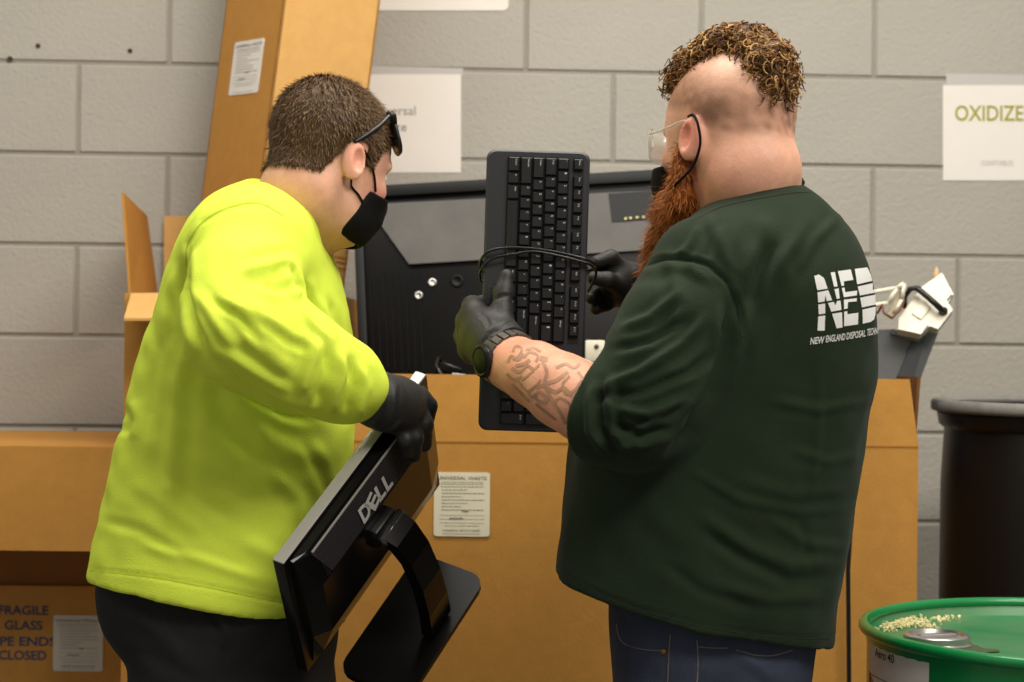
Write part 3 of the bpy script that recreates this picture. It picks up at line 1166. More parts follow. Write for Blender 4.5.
strip(lm, ang, H - 0.25, H - 0.018, rl)
lo_ = lm.build('drum_label', M_PAPER, gd, True)
strip(lt, ang, H - 0.0665, H - 0.0655, rl + 0.0006)
strip(lt, ang, H - 0.0765, H - 0.0758, rl + 0.0006)
v2, f2 = text2d('Aero 40', 0.012)
w2 = v2[:, 0].max()
aS, aE = drum_pt(875.5, 0.03)[2], drum_pt(894, 0.03)[2]
lt.add([(cg[0] + (rl + 0.0006) * math.cos(aS + (aE - aS) * q[0] / w2), cg[1] + (rl + 0.0006) * math.sin(aS + (aE - aS) * q[0] / w2), H - 0.037 + q[1] * 0.0125) for q in v2], f2)
lt.build('label_print', M_INK, lo_)
va = []
tri = [(a0, -0.062), (a0, -0.12), (a0 + (a1 - a0) * 0.3, -0.12), (a0 + (a1 - a0) * 0.12, -0.075)]
lr.add([(cg[0] + (rl + 0.0007) * math.cos(q[0]), cg[1] + (rl + 0.0007) * math.sin(q[0]), H + q[1]) for q in tri], [(0, 1, 2, 3)])
lr.build('label_red_mark', M_RED, lo_)
# ------------------------------------------------------------------ monitor carried by the man in yellow
mA, mB_, mC = W(272, 560, 2.26), W(416, 371, 2.50), W(290, 678, 2.41)
mu = nrm(mB_ - mA)
mv = mC - mA
mv = nrm(mv - mu * (mv @ mu))
mn = nrm(np.cross(mv, mu))
if mn[1] > 0:
    mn = -mn
MW = np.linalg.norm(mB_ - mA)
MH = abs((mC - mA) @ mv)
MP = lambda u, v, n: mA + mu * u + mv * v + mn * n
mon = thing('computer_monitor', MP(MW / 2, MH, 0.1), 'black computer monitor with silver edge and DELL lettering carried by the man in yellow', 'monitor')
b = MB()
b.obox(MP(MW / 2, MH / 2, 0.009), (mu, mv, mn), (MW / 2, MH / 2, 0.009), 0.002, 2)
auto_smooth(b.build('front_bezel', M_BLACKGLOSS, mon))
b = MB()
b.obox(MP(MW / 2, 0.0005, 0.0085), (mu, mv, mn), (MW / 2 - 0.0005, 0.0016, 0.0085), 0.0008, 1)
b.build('top_trim', M_SILVER_PAINT, mon, label='silver trim along the top edge')
b = MB()
b.slab([MP(0.012, 0.012, -0.0004), MP(MW - 0.012, 0.012, -0.0004), MP(MW - 0.012, MH - 0.016, -0.0004), MP(0.012, MH - 0.016, -0.0004)], 0.0006, mn)
b.build('screen', mat('screen_glass', (18, 19, 22), 0.2), mon)
# rear casing: chamfered, the slanted top carries the grille
prof = [(0.008, 0.018), (0.010, 0.028), (0.014, 0.031), (0.068, 0.046), (MH - 0.07, 0.046), (MH - 0.012, 0.024), (MH - 0.012, 0.018)]
b = MB()
k = len(prof)
ins = 0.014
vv = []
for uu in (ins, ins + 0.022, MW - ins - 0.05, MW - ins):
    edge = uu in (ins, MW - ins)
    for (v_, n_) in prof:
        nn = 0.018 + (n_ - 0.018) * (0.4 if edge else 1)
        vv.append(MP(uu, v_, nn))
ff = []
for i in range(3):
    for j in range(k - 1):
        ff.append((i * k + j, (i + 1) * k + j, (i + 1) * k + j + 1, i * k + j + 1))
ff.append(tuple(range(k)))
ff.append(tuple(3 * k + j for j in range(k - 1, -1, -1)))
b.add(vv, ff)
case = b.build('rear_casing', M_BLACKGLOSS, mon)
g0, g1 = np.array([0.0155, 0.0314]), np.array([0.066, 0.0455])     # (v, n) along the slanted strip
gdir = g1 - g0
gn3 = nrm(mv * (-gdir[1]) + mn * gdir[0])
if gn3 @ mn < 0:
    gn3 = -gn3
gvx = nrm(mv * gdir[0] + mn * gdir[1])
GP = lambda u, s, o=0.0: MP(u, g0[0] + gdir[0] * s, g0[1] + gdir[1] * s) + gn3 * o
b = MB()
b.slab([GP(0.04, 0.02, 0.0012), GP(0.06, 0.97, 0.0012), GP(MW - 0.06, 0.97, 0.0012), GP(MW - 0.04, 0.02, 0.0012)], 0.0016, -gn3)
gr = b.build('grille', M_GRILLE, mon)
b = MB()
for iu in range(74):
    for is_ in range(11):
        u = 0.05 + iu * (MW - 0.1) / 73
        s = 0.07 + is_ * 0.085 + (0.04 if iu % 2 else 0)
        b.slab([GP(u - 0.0014, s - 0.02, 0.0014), GP(u + 0.0014, s - 0.02, 0.0014), GP(u + 0.0014, s + 0.02, 0.0014), GP(u - 0.0014, s + 0.02, 0.0014)], 0.0002, -gn3)
pf = b.build('perforations', mat('grille_hole', (6, 6, 7), 0.7), gr)
pf['kind'] = 'stuff'
b = MB()
b.obox(GP(MW / 2, -0.01, 0.0015), (mu, gvx, gn3), (MW / 2 - 0.042, 0.0011, 0.0011))
b.build('trim_line', M_SILVER_PAINT, mon)
v_, f_ = text2d('DELL', 0.03)
lw = v_[:, 0].max()
for ch, c0, c1 in (('D', 0.0, 0.28), ('E', 0.25, 0.54), ('L', 0.54, 0.76), ('L', 0.79, 1.0)):
    tv_, tf_ = text2d(ch, 0.035)
    wch = tv_[:, 0].max()
    b = MB()
    U0, ULEN, HH = 0.143, 0.080, 0.5
    P2 = []
    tilt = 0.42 if ch == 'E' else 0.0
    for q in tv_:
        x_ = c0 + (c1 - c0) * q[0] / wch
        y_ = q[1]
        if tilt:
            cx = (c0 + c1) / 2
            dx_, dy_ = (x_ - cx) * ULEN, (y_ - 0.5) * 0.034
            dx_, dy_ = dx_ * math.cos(tilt) - dy_ * math.sin(tilt), dx_ * math.sin(tilt) + dy_ * math.cos(tilt)
            x_, y_ = cx + dx_ / ULEN, 0.5 + dy_ / 0.034
        P2.append((U0 + x_ * ULEN, 0.86 - y_ * 0.48))
    n0 = len(P2)
    b.add([GP(p[0], p[1], 0.003) for p in P2], tf_)
    b.build('logo_letter', mat('logo_silver', (196, 194, 190), 0.4, metal=0.2), mon)
# stand: hinge, curved neck and foot plate
hv, hn = 0.102, 0.044
uc_ = 0.178
b = MB()
b.obox(MP(uc_, hv, hn + 0.006), (mu, mv, mn), (0.026, 0.018, 0.008), 0.004, 2)
auto_smooth(b.build('stand_mount', M_BLACKPL, mon))
nk = [(hv - 0.008, hn + 0.018), (hv + 0.002, hn + 0.038), (hv + 0.03, hn + 0.055), (hv + 0.08, hn + 0.068), (hv + 0.13, hn + 0.074), (hv + 0.176, hn + 0.075)]
b = MB()
hw = 0.0275
vv, ff = [], []
for i, (a_, c_) in enumerate(nk):
    d_ = np.array(nk[min(i + 1, len(nk) - 1)]) - np.array(nk[max(i - 1, 0)])
    d_ = d_ / np.linalg.norm(d_)
    pn = np.array([-d_[1], d_[0]])
    th2 = 0.009
    wd = hw * (1 - 0.12 * math.sin(math.pi * i / 5))
    for (su, sp) in ((-1, 1), (1, 1), (1, -1), (-1, -1)):
        vv.append(MP(uc_ + su * wd, a_ + pn[0] * sp * th2, c_ + pn[1] * sp * th2))
for i in range(len(nk) - 1):
    for j in range(4):
        ff.append((i * 4 + j, i * 4 + (j + 1) % 4, (i + 1) * 4 + (j + 1) % 4, (i + 1) * 4 + j))
ff += [(3, 2, 1, 0), tuple(4 * (len(nk) - 1) + j for j in range(4))]
b.add(vv, ff)
neck_o = b.build('stand_neck', M_BLACKGLOSS, mon)
b = MB()
b.tube([MP(uc_ - 0.029, hv - 0.006, hn + 0.021), MP(uc_ + 0.029, hv - 0.006, hn + 0.021)], 0.0095, 14)
b.build('hinge_barrel', M_SILVER_PAINT if False else mat('hinge_grey', (92, 90, 88), 0.25, metal=0.8), mon, True)
bv = nk[-1][0] + 0.006
pl_u0, pl_u1, pl_n0, pl_n1 = 0.048, 0.285, 0.028, 0.144
pts = []
rad_ = 0.025
for (cu, cn_, a0_) in ((pl_u1, pl_n0, -90), (pl_u1, pl_n1, 0), (pl_u0, pl_n1, 90), (pl_u0, pl_n0, 180)):
    su = cu - rad_ if cu == pl_u1 else cu + rad_
    sn = cn_ - rad_ if cn_ == pl_n1 else cn_ + rad_
    for q in range(5):
        an = math.radians(a0_ + q * 22.5)
        pts.append(MP(su + rad_ * math.cos(an), bv, sn + rad_ * math.sin(an)))
b = MB()
b.slab(pts, 0.010, mv)
b.build('foot_plate', mat('foot_black', (11, 10, 10), 0.34, spec=0.12), mon)

# ------------------------------------------------------------------ keyboard held upright by the man in green
KY = 2.40
kTL, kTR, kBL = W(487, 149, KY), W(590.5, 152, KY), W(478, 430, KY)
ka = nrm(kBL - kTL)                       # along the keyboard, its left end on top
kb_ = kTR - kTL
kb_ = nrm(kb_ - ka * (kb_ @ ka))          # towards the function keys
kn = nrm(np.cross(kb_, ka))
if kn[1] > 0:
    kn = -kn
KL, KWd = np.linalg.norm(kBL - kTL), (kTR - kTL) @ kb_
KP = lambda a, bb, n=0.0: kTL + ka * a + kb_ * bb + kn * n
kbd = thing('computer_keyboard', KP(KL, KWd / 2, -0.01), 'black computer keyboard with its cord wrapped round held upright by the man in green', 'keyboard')
pts = []
rad_ = 0.012
for (ca, cb2, a0_) in ((KL, 0, -90), (KL, KWd, 0), (0, KWd, 90), (0, 0, 180)):
    sa = ca - rad_ if ca else rad_
    sb = cb2 - rad_ if cb2 else rad_
    for q in range(6):
        an = math.radians(a0_ + q * 18)
        pts.append((sa + rad_ * math.cos(an), sb + rad_ * math.sin(an)))
b = MB()
n_ = len(pts)
lay = []
for (inset, dep) in ((0.0025, 0.0), (0.0, -0.003), (0.0, -0.016), (0.004, -0.020)):
    for (a_, c_) in pts:
        fa = a_ + (inset if a_ < KL / 2 else -inset)
        fb = c_ + (inset if c_ < KWd / 2 else -inset)
        lay.append(KP(fa, fb, dep))
ff = [tuple(range(n_)), tuple(range(4 * n_ - 1, 3 * n_ - 1, -1))]
for l in range(3):
    for i in range(n_):
        j = (i + 1) % n_
        ff.append((l * n_ + i, l * n_ + j, (l + 1) * n_ + j, (l + 1) * n_ + i))
b.add(lay, ff)
auto_smooth(b.build('keyboard_body', M_KBBODY, kbd), 30)
U = 12.32 * KY / F_PX                     # one key pitch
A0 = 6.8 * KY / F_PX
B0 = 21.5 * KY / F_PX
rowsB = [B0 + i * U for i in range(5)] + [B0 + 5.2 * U]


def well(a0_, a1_, b0_, b1_):
    w_ = MB()
    w_.slab([KP(a0_, b0_, 0.0006), KP(a1_, b0_, 0.0006), KP(a1_, b1_, 0.0006), KP(a0_, b1_, 0.0006)], 0.0005, -kn)
    w_.build('key_well', M_KEYWELL, kbd)


g = 0.0006
well(A0 - g, A0 + 15 * U + g, B0 - g, B0 + 5 * U + g)
well(A0 - g, A0 + 15 * U + g, rowsB[5] - g + U * 0.12, rowsB[5] + U * 0.95)
well(A0 + 15.45 * U, A0 + 17.5 * U, B0 - g, B0 + 5 * U + g)
well(A0 + 17.7 * U, A0 + 21.75 * U, B0 - g, B0 + 5 * U + g)
KEYM = {}


def key_mesh(wu, hu, small=1.0):
    kk = (round(wu, 3), round(hu, 3), small)
    if kk in KEYM:
        return KEYM[kk]
    wa, hb = wu * U / 2 - 0.0007, (hu * U / 2 - 0.0007) * small
    hgt = 0.0055
    t_ = 0.0016
    v = []
    for (ia, ib, n) in ((0, 0, 0.0), (0.0003, 0.0003, hgt * 0.7), (t_, t_, hgt)):
        v += [(-wa + ia, -hb + ib, n), (wa - ia, -hb + ib, n), (wa - ia, hb - ib, n), (-wa + ia, hb - ib, n)]
    f = [(3, 2, 1, 0), (8, 9, 10, 11)]
    for l in range(2):
        for i in range(4):
            j = (i + 1) % 4
            f.append((l * 4 + i, l * 4 + j, l * 4 + 4 + j, l * 4 + 4 + i))
    me = bpy.data.meshes.new('key')
    me.from_pydata(v, [], f)
    me.materials.append(M_KEY)
    KEYM[kk] = me
    return me


LEG = MB()
Rk = Matrix(((ka[0], kb_[0], kn[0]), (ka[1], kb_[1], kn[1]), (ka[2], kb_[2], kn[2]))).to_4x4()


def key(a_c, b_c, wu, hu, s='', small=1.0):
    o = bpy.data.objects.new('key', key_mesh(wu, hu, small))
    COL.objects.link(o)
    o.matrix_world = Matrix.Translation(Vector(KP(a_c, b_c, 0.0008))) @ Rk
    o.parent = kbd
    o.matrix_parent_inverse = WORLD[kbd.name].inverted()
    if s:
        hh = 0.0032 if len(s) < 2 else 0.0022
        a_s = a_c - wu * U / 2 + 0.0032
        b_s = b_c + hu * U / 2 * small - 0.0066
        write(LEG, s, KP(a_s, b_s, 0.0065), ka, kb_, kn, hh, width=min((wu * U - 0.006), 0.0022 * len(s)) , bold=0.01, lift=0.0003)


def row(bi, spec, a_start=0.0):
    a_ = a_start
    for wu, s in spec:
        if s is not None:
            key(A0 + (a_ + wu / 2) * U, rowsB[bi] + U / 2, wu, 1, s)
        a_ += wu


row(0, [(1.25, 'Ctrl'), (1.0, 'o'), (1.25, 'Alt'), (5.5, ''), (1.25, 'Alt'), (1.25, 'o'), (1.25, '='), (2.25, 'Ctrl')])
row(1, [(2.25, 'Shift')] + [(1, c) for c in 'ZXCVBNM,./'] + [(2.75, 'Shift')])
row(2, [(1.75, 'Caps')] + [(1, c) for c in "ASDFGHJKL;'"] + [(2.25, 'Enter')])
row(3, [(1.5, 'Tab')] + [(1, c) for c in 'QWERTYUIOP[]'] + [(1.5, '|')])
row(4, [(1, c) for c in '`1234567890-='] + [(2, 'Bksp')])
a_ = 0
for i, s in enumerate(['Esc', None] + ['F%d' % q for q in range(1, 5)] + [None] + ['F%d' % q for q in range(5, 9)] + [None] + ['F%d' % q for q in range(9, 13)]):
    if s is None:
        a_ += 0.3 if i != 1 else 0.35
        continue
    key(A0 + (a_ + 0.5) * U, rowsB[5] + U * 0.53, 0.98, 1, s, 0.84)
    a_ += 1.045
for cidx in range(2):
    for ridx in range(5):
        key(A0 + (15.5 + cidx + 0.5) * U, rowsB[ridx] + U / 2, 0.95, 1, ('Del', 'End', 'Up', 'Dn', 'Ins')[ridx][:3])
num = [['0', '.', None], ['1', '2', '3'], ['4', '5', '6'], ['7', '8', '9'], ['Num', '/', '*']]
for ridx, rw in enumerate(num):
    if ridx == 0:
        key(A0 + (17.75 + 1.0) * U, rowsB[0] + U / 2, 2, 1, '0')
        key(A0 + (17.75 + 2.5) * U, rowsB[0] + U / 2, 1, 1, '.')
    else:
        for cidx, s in enumerate(rw):
            key(A0 + (17.75 + cidx + 0.5) * U, rowsB[ridx] + U / 2, 1, 1, s)
key(A0 + (17.75 + 3.5) * U, rowsB[0] + U, 1, 2, 'Ent')
key(A0 + (17.75 + 3.5) * U, rowsB[2] + U, 1, 2, '+')
key(A0 + (17.75 + 3.5) * U, rowsB[4] + U / 2, 1, 1, '-')
lg = LEG.build('key_print', M_LEGEND, kbd)
lg['kind'] = 'stuff'
b = MB()
write(b, 'DELL', KP(0.187, 0.008, 0.0002), ka, kb_, kn, 0.0075, width=0.026, bold=0.02)
b.build('maker_mark', mat('faint_print', (70, 71, 76), 0.5), kbd)
cab = MB()


def kpx(px, py, o):
    C = np.array([0, 0, CAM_Z])
    d = W(px, py, 1.0) - C
    return C + d * (((kTL + kn * o - C) @ kn) / (d @ kn))


def spline(pts, n=6):
    P = [np.asarray(p, float) for p in pts]
    P = [2 * P[0] - P[1]] + P + [2 * P[-1] - P[-2]]
    out = []
    for i in range(1, len(P) - 2):
        for k_ in range(n):
            t_ = k_ / n
            a0_, a1_, a2_, a3_ = P[i - 1], P[i], P[i + 1], P[i + 2]
            out.append(0.5 * (2 * a1_ + (a2_ - a0_) * t_ + (2 * a0_ - 5 * a1_ + 4 * a2_ - a3_) * t_ ** 2 + (3 * a1_ - a0_ - 3 * a2_ + a3_) * t_ ** 3))
    out.append(P[-2])
    return out


path = [kpx(588, 268, -0.026), kpx(540, 262, -0.028), kpx(490, 272, -0.026), kpx(480.5, 268, -0.012), kpx(482, 258, 0.004), kpx(492, 250, 0.0095), kpx(515, 247.5, 0.0095),
        kpx(545, 250, 0.0095), kpx(575, 256, 0.0095), kpx(588, 260, 0.007), kpx(594, 264, -0.008), kpx(588, 270, -0.025), kpx(540, 270, -0.031), kpx(488, 282, -0.026), kpx(480, 276, -0.01),
        kpx(483, 267, 0.005), kpx(494, 258, 0.0095), kpx(515, 254, 0.012), kpx(535, 251.5, 0.014), kpx(560, 256, 0.012), kpx(580, 261, 0.0095), kpx(591, 265, 0.004), kpx(596, 272, -0.012), kpx(594, 280, -0.02), kpx(588, 292, -0.022)]
cab.tube(spline(path), 0.0019, 8)
cab.build('cord', M_CABLE, kbd, True)
# ------------------------------------------------------------------ people
def frame(theta, pitch, tilt=0.0):
    """columns: forward, left, up"""
    t_, p_ = math.radians(theta), math.radians(pitch)
    f = np.array([math.cos(t_) * math.cos(p_), math.sin(t_) * math.cos(p_), -math.sin(p_)])
    l = np.array([-math.sin(t_), math.cos(t_), 0.0])
    u = np.cross(f, l)
    if tilt:
        c, s = math.cos(math.radians(tilt)), math.sin(math.radians(tilt))
        l, u = l * c + u * s, u * c - l * s
    return np.stack([f, l, u], 1)


def rot_yz(ty, tz):
    a_, c_ = math.radians(ty), math.radians(tz)
    Ry = np.array([[math.cos(a_), 0, math.sin(a_)], [0, 1, 0], [-math.sin(a_), 0, math.cos(a_)]])
    Rz = np.array([[math.cos(c_), -math.sin(c_), 0], [math.sin(c_), math.cos(c_), 0], [0, 0, 1]])
    return Rz @ Ry


def skull(q):
    d = ell(q, (-0.010, 0, 0.030), (0.098, 0.078, 0.084))
    d = smin(d, ell(q, (0.035, 0, 0.012), (0.062, 0.066, 0.066)), 0.03)
    return d


def head_sdf(q, jaw=1.0):
    d = skull(q)
    d = smin(d, ell(q, (0.040, 0, -0.045), (0.052, 0.060 * jaw, 0.070)), 0.03)
    d = smin(d, ell(q, (0.045, 0, -0.088), (0.046, 0.052 * jaw, 0.034)), 0.025)
    d = smin(d, ell(q, (0.080, 0, -0.106), (0.018, 0.024, 0.016)), 0.02)
    for s in (-1, 1):
        d = smin(d, rcone(q, (0.092, s * 0.012, 0.012), (0.082, s * 0.048, 0.012), 0.007, 0.006), 0.012)
        d = smin(d, ell(q, (0.074, s * 0.042, -0.035), (0.02, 0.018, 0.018)), 0.02)
        d = smax(d, -ell(q, (0.102, s * 0.033, -0.006), (0.014, 0.017, 0.010)), 0.012)
    d = smin(d, rcone(q, (0.094, 0, 0.0), (0.117, 0, -0.040), 0.008, 0.0115), 0.012)
    for s in (-1, 1):
        d = smin(d, ell(q, (0.105, s * 0.012, -0.044), (0.010, 0.008, 0.007)), 0.006)
    d = smin(d, ell(q, (0.094, 0, -0.067), (0.010, 0.024, 0.006)), 0.006)
    d = smin(d, ell(q, (0.092, 0, -0.079), (0.010, 0.021, 0.007)), 0.006)
    for s in (-1, 1):
        R_ = rot_yz(-14, s * 24)
        c_ = np.array([-0.010, s * 0.083, -0.020])
        e = ell(q, c_, (0.0185, 0.0075, 0.031), R_)
        e = smax(e, -ell(q, c_ + np.array([0.004, s * 0.008, 0.002]), (0.0095, 0.0075, 0.018), R_), 0.004)
        e = smin(e, ell(q, c_ + np.array([0.010, s * 0.0, -0.006]), (0.004, 0.005, 0.007)), 0.003)
        d = smin(d, e, 0.006)
    return d


def gauss(q, c, r):
    return np.exp(-(((q - np.asarray(c)) / np.asarray(r)) ** 2).sum(1))


def mixc(c, rgb, w):
    return c * (1 - w[:, None]) + np.array(lin(rgb))[None] * w[:, None]


def mesh_from(fn, lo, hi, h, sm=1):
    v, f = surface_nets(fn, lo, hi, h)
    if sm:
        v = smooth_mesh(v, f, sm)
    return v, f


def bounds(pts, pad):
    p = np.array(pts)
    return p.min(0) - pad, p.max(0) + pad


def bvh(v, f):
    return BVHTree.FromPolygons([Vector(p) for p in v], [tuple(int(i) for i in q) for q in f])


CAMV = Vector((0, 0, CAM_Z))


def onto(tree, px, py, lift):
    d = Vector(W(px, py, 1.0)) - CAMV
    d.normalize()
    h = tree.ray_cast(CAMV, d)
    if h[0] is None:
        return None
    n = h[1]
    if n.dot(d) > 0:
        n = -n
    return np.array(h[0] + n * lift)


def decal(tree, polys, lift, cell=2.0):
    """flat print laid on a curved surface: px polygons, cut fine so they follow the cloth"""
    out = MB()
    for pts in polys:
        bm = bmesh.new()
        vs = [bm.verts.new((x, y, 0)) for x, y in pts]
        bm.faces.new(vs)
        xs, ys = [p[0] for p in pts], [p[1] for p in pts]
        x = math.floor(min(xs) / cell) * cell + cell
        while x < max(xs):
            bmesh.ops.bisect_plane(bm, geom=bm.verts[:] + bm.edges[:] + bm.faces[:], plane_co=(x, 0, 0), plane_no=(1, 0, 0))
            x += cell
        y = math.floor(min(ys) / cell) * cell + cell
        while y < max(ys):
            bmesh.ops.bisect_plane(bm, geom=bm.verts[:] + bm.edges[:] + bm.faces[:], plane_co=(0, y, 0), plane_no=(0, 1, 0))
            y += cell
        bm.verts.index_update()
        hit = [onto(tree, v.co.x, v.co.y, lift) for v in bm.verts]
        idx = {}
        V = []
        for i, h in enumerate(hit):
            if h is not None:
                idx[i] = len(V)
                V.append(h)
        Fc = [tuple(idx[v.index] for v in f.verts) for f in bm.faces if all(v.index in idx for v in f.verts)]
        Fc = [f for f in Fc if max(np.ptp([V[i][1] for i in f]), 0) < 0.06]
        out.add(V, Fc)
        bm.free()
    return out


def text_px(s, x0, y0, x1, y1, hpx, bold=0.0, shear=0.0):
    """polygons of writing in px from baseline (x0,y0) to (x1,y1)"""
    v, f = text2d(s, bold, shear)
    w_ = v[:, 0].max()
    dx, dy = (x1 - x0), (y1 - y0)
    res = []
    for q in f:
        res.append([(x0 + dx * v[i][0] / w_, y0 + dy * v[i][0] / w_ - v[i][1] * hpx) for i in q])
    return res


def ribbon_px(tree, pts, wpx, lift):
    """a thin raised strip along px points on a surface"""
    P = spline([np.array([p[0], p[1], 0.0]) for p in pts], 5)
    V, Fc = [], []
    for i, p in enumerate(P):
        t_ = P[min(i + 1, len(P) - 1)] - P[max(i - 1, 0)]
        t_ = t_ / (np.linalg.norm(t_) + 1e-9)
        nx, ny = -t_[1], t_[0]
        for s in (-0.5, 0.5):
            h = onto(tree, p[0] + nx * wpx * s, p[1] + ny * wpx * s, lift)
            V.append(h)
    out = MB()
    good = [h for h in V if h is not None]
    if len(good) != len(V):
        m = {}
        V2 = []
        for i, h in enumerate(V):
            if h is not None:
                m[i] = len(V2)
                V2.append(h)
        Fc = [tuple(m[j] for j in (2 * i, 2 * i + 2, 2 * i + 3, 2 * i + 1)) for i in range(len(P) - 1) if all(j in m for j in (2 * i, 2 * i + 2, 2 * i + 3, 2 * i + 1))]
        return out.add(V2, Fc)
    return out.add(V, [(2 * i, 2 * i + 2, 2 * i + 3, 2 * i + 1) for i in range(len(P) - 1)])


def hair_strands(name, roots, nor, dirs, length, width, rgbs, parent, curl=0.0):
    """short tapered hairs, three blades of mesh per hair"""
    n = len(roots)
    L_ = length * RNG.uniform(0.6, 1.15, n)
    d = dirs / (np.linalg.norm(dirs, axis=1, keepdims=True) + 1e-9)
    side = np.cross(d, nor)
    side /= (np.linalg.norm(side, axis=1, keepdims=True) + 1e-9)
    wv = side * width
    j = RNG.normal(size=(n, 3)) * 0.25
    p0 = roots
    d1 = d + nor * 0.25
    p1 = p0 + d1 * L_[:, None] * 0.5
    d2 = d - nor * 0.12 + j * (1 + curl)
    p2 = p1 + d2 * L_[:, None] * 0.5
    V = np.stack([p0 - wv, p0 + wv, p1 - wv * 0.85, p1 + wv * 0.85, p2], 1).reshape(-1, 3)
    base = np.arange(n) * 5
    quads = np.stack([base, base + 1, base + 3, base + 2], 1)
    tris = np.stack([base + 2, base + 3, base + 4], 1)
    C = np.array([lin(c) for c in rgbs])
    w_ = RNG.random((n, len(C))) ** 3
    w_ /= w_.sum(1, keepdims=True)
    col = np.repeat(w_ @ C, 5, 0)
    return mk(name, V, quads.tolist() + tris.tolist(), M_HAIR, parent, True, col)


def sample(v, f, n, keep):
    c = (v[f[:, 0]] + v[f[:, 1]] + v[f[:, 2]] + v[f[:, 3]]) / 4
    k_ = np.where(keep(c))[0]
    s = RNG.choice(k_, n)
    a_, b_ = RNG.random((n, 1)), RNG.random((n, 1))
    q = f[s]
    p = (v[q[:, 0]] * (1 - a_) + v[q[:, 1]] * a_) * (1 - b_) + (v[q[:, 3]] * (1 - a_) + v[q[:, 2]] * a_) * b_
    nn = vnormals(v, f)[q[:, 0]]
    return p, nn


def shoe(name, parent, heel, toe):
    heel, toe = np.asarray(heel, float), np.asarray(toe, float)
    fn = lambda P: np.maximum(smin(chain(P, [heel + [0, 0, 0.07], heel + [0, 0, 0.05], toe + [0, 0, 0.035]], [0.05, 0.05, 0.042], 0.02),
                                   rcone(P, heel + [0, 0, 0.05], heel + [0, 0, 0.13], 0.045, 0.045), 0.02), 0.002 - P[:, 2])
    lo, hi = bounds([heel, toe, heel + [0, 0, 0.2]], 0.08)
    v, f = mesh_from(fn, lo, hi, 0.008)
    mk(name, v, f, M_SHOE, parent, True)


# ================================================================== man in yellow
Y1 = 2.56
p1 = thing('person', (W(210, 600, Y1)[0], Y1, 0.0), 'person in bright yellow long sleeved shirt and black face mask lowering a monitor', 'person', 'people sorting scrap')
H1 = frame(43, 20)
S1v = np.array([0.90, 0.93, 0.93])
S1 = 0.92
O1 = W(354.5, 160.5, 2.50) - H1 @ (np.array([-0.010, -0.083, -0.020]) * S1v)
hl = lambda q: O1 + H1 @ (np.asarray(q, float) * S1v)
neck_b1 = W(283, 232, 2.60)
to1 = lambda P: ((P - O1) @ H1) / S1v


def body1(P):
    d = head_sdf(to1(P)) * S1
    nk_ = chain(P, [hl((-0.024, 0, -0.02)), hl((-0.026, 0, -0.07)), neck_b1], [0.054, 0.057, 0.064], 0.03)
    nk_ = smin(nk_, rcone(P, hl((0.03, 0, -0.085)), W(300, 238, 2.60), 0.038, 0.05), 0.04)
    return smin(d, nk_, 0.022)


v1, f1 = mesh_from(body1, O1 - [0.16, 0.15, 0.2], O1 + [0.16, 0.16, 0.15], 0.0026)
q1 = to1(v1)
c1 = np.tile(np.array(lin((231, 176, 150)))[None], (len(v1), 1))
c1 = mixc(c1, (232, 150, 128), 0.7 * gauss(q1, (-0.01, -0.086, -0.012), (0.025, 0.012, 0.03)))
c1 = mixc(c1, (226, 140, 122), 0.55 * gauss(q1, (0.07, -0.055, -0.045), (0.03, 0.03, 0.03)))
c1 = mixc(c1, (228, 160, 132), 0.5 * gauss(q1, (-0.06, 0, -0.09), (0.04, 0.08, 0.05)))
HL1 = np.array([(-0.13, -0.058), (-0.085, -0.060), (-0.050, -0.052), (-0.036, -0.025), (-0.024, 0.006), (-0.008, 0.018), (0.012, 0.016), (0.017, -0.012), (0.034, -0.014), (0.042, 0.02), (0.066, 0.045), (0.13, 0.062)])
zh = np.interp(q1[:, 0], HL1[:, 0], HL1[:, 1])
c1 = mixc(c1, (120, 88, 60), np.clip((q1[:, 2] - zh + 0.002) / 0.006, 0, 1) * 0.85)
c1 = mixc(c1, (176, 128, 100), 0.5 * np.clip((0.012 - np.abs(q1[:, 2] - zh)) / 0.012, 0, 1) * (q1[:, 0] < 0.0))


# coarse rest of the body, inside the clothes
def torso_inner(P, pts, rad):
    return chain(P, pts, rad, 0.06)


sh1 = W(240, 242, 2.43)
el1 = W(238, 330, 2.24)
wr1 = W(372, 396, 2.375)
sh1f, el1f, wr1f = W(272, 268, 2.72), W(258, 420, 2.78), W(280, 560, 2.66)
hipL, hipR = W(185, 640, 2.50), W(225, 640, 2.66)
ft1 = [np.array([hipL[0] + 0.03, 2.50, 0.06]), np.array([hipR[0] + 0.08, 2.66, 0.06])]


def inner1(P):
    d = chain(P, [neck_b1, W(258, 300, 2.58), W(240, 420, 2.58), W(210, 560, 2.58), W(205, 640, 2.58)], [0.06, 0.10, 0.11, 0.12, 0.12], 0.05)
    d = smin(d, chain(P, [W(262, 250, 2.55), W(240, 250, 2.46), W(246, 325, 2.32), W(300, 362, 2.32), wr1], [0.05, 0.05, 0.035, 0.035, 0.024], 0.03), 0.03)
    d = smin(d, chain(P, [W(268, 260, 2.62), sh1f, el1f, wr1f], [0.045, 0.045, 0.036, 0.026], 0.03), 0.03)
    for hp, ft in ((hipL, ft1[0]), (hipR, ft1[1])):
        d = smin(d, chain(P, [hp, (hp + ft) / 2 + [0.03, 0, 0.02], ft], [0.075, 0.05, 0.04], 0.03), 0.03)
    return d


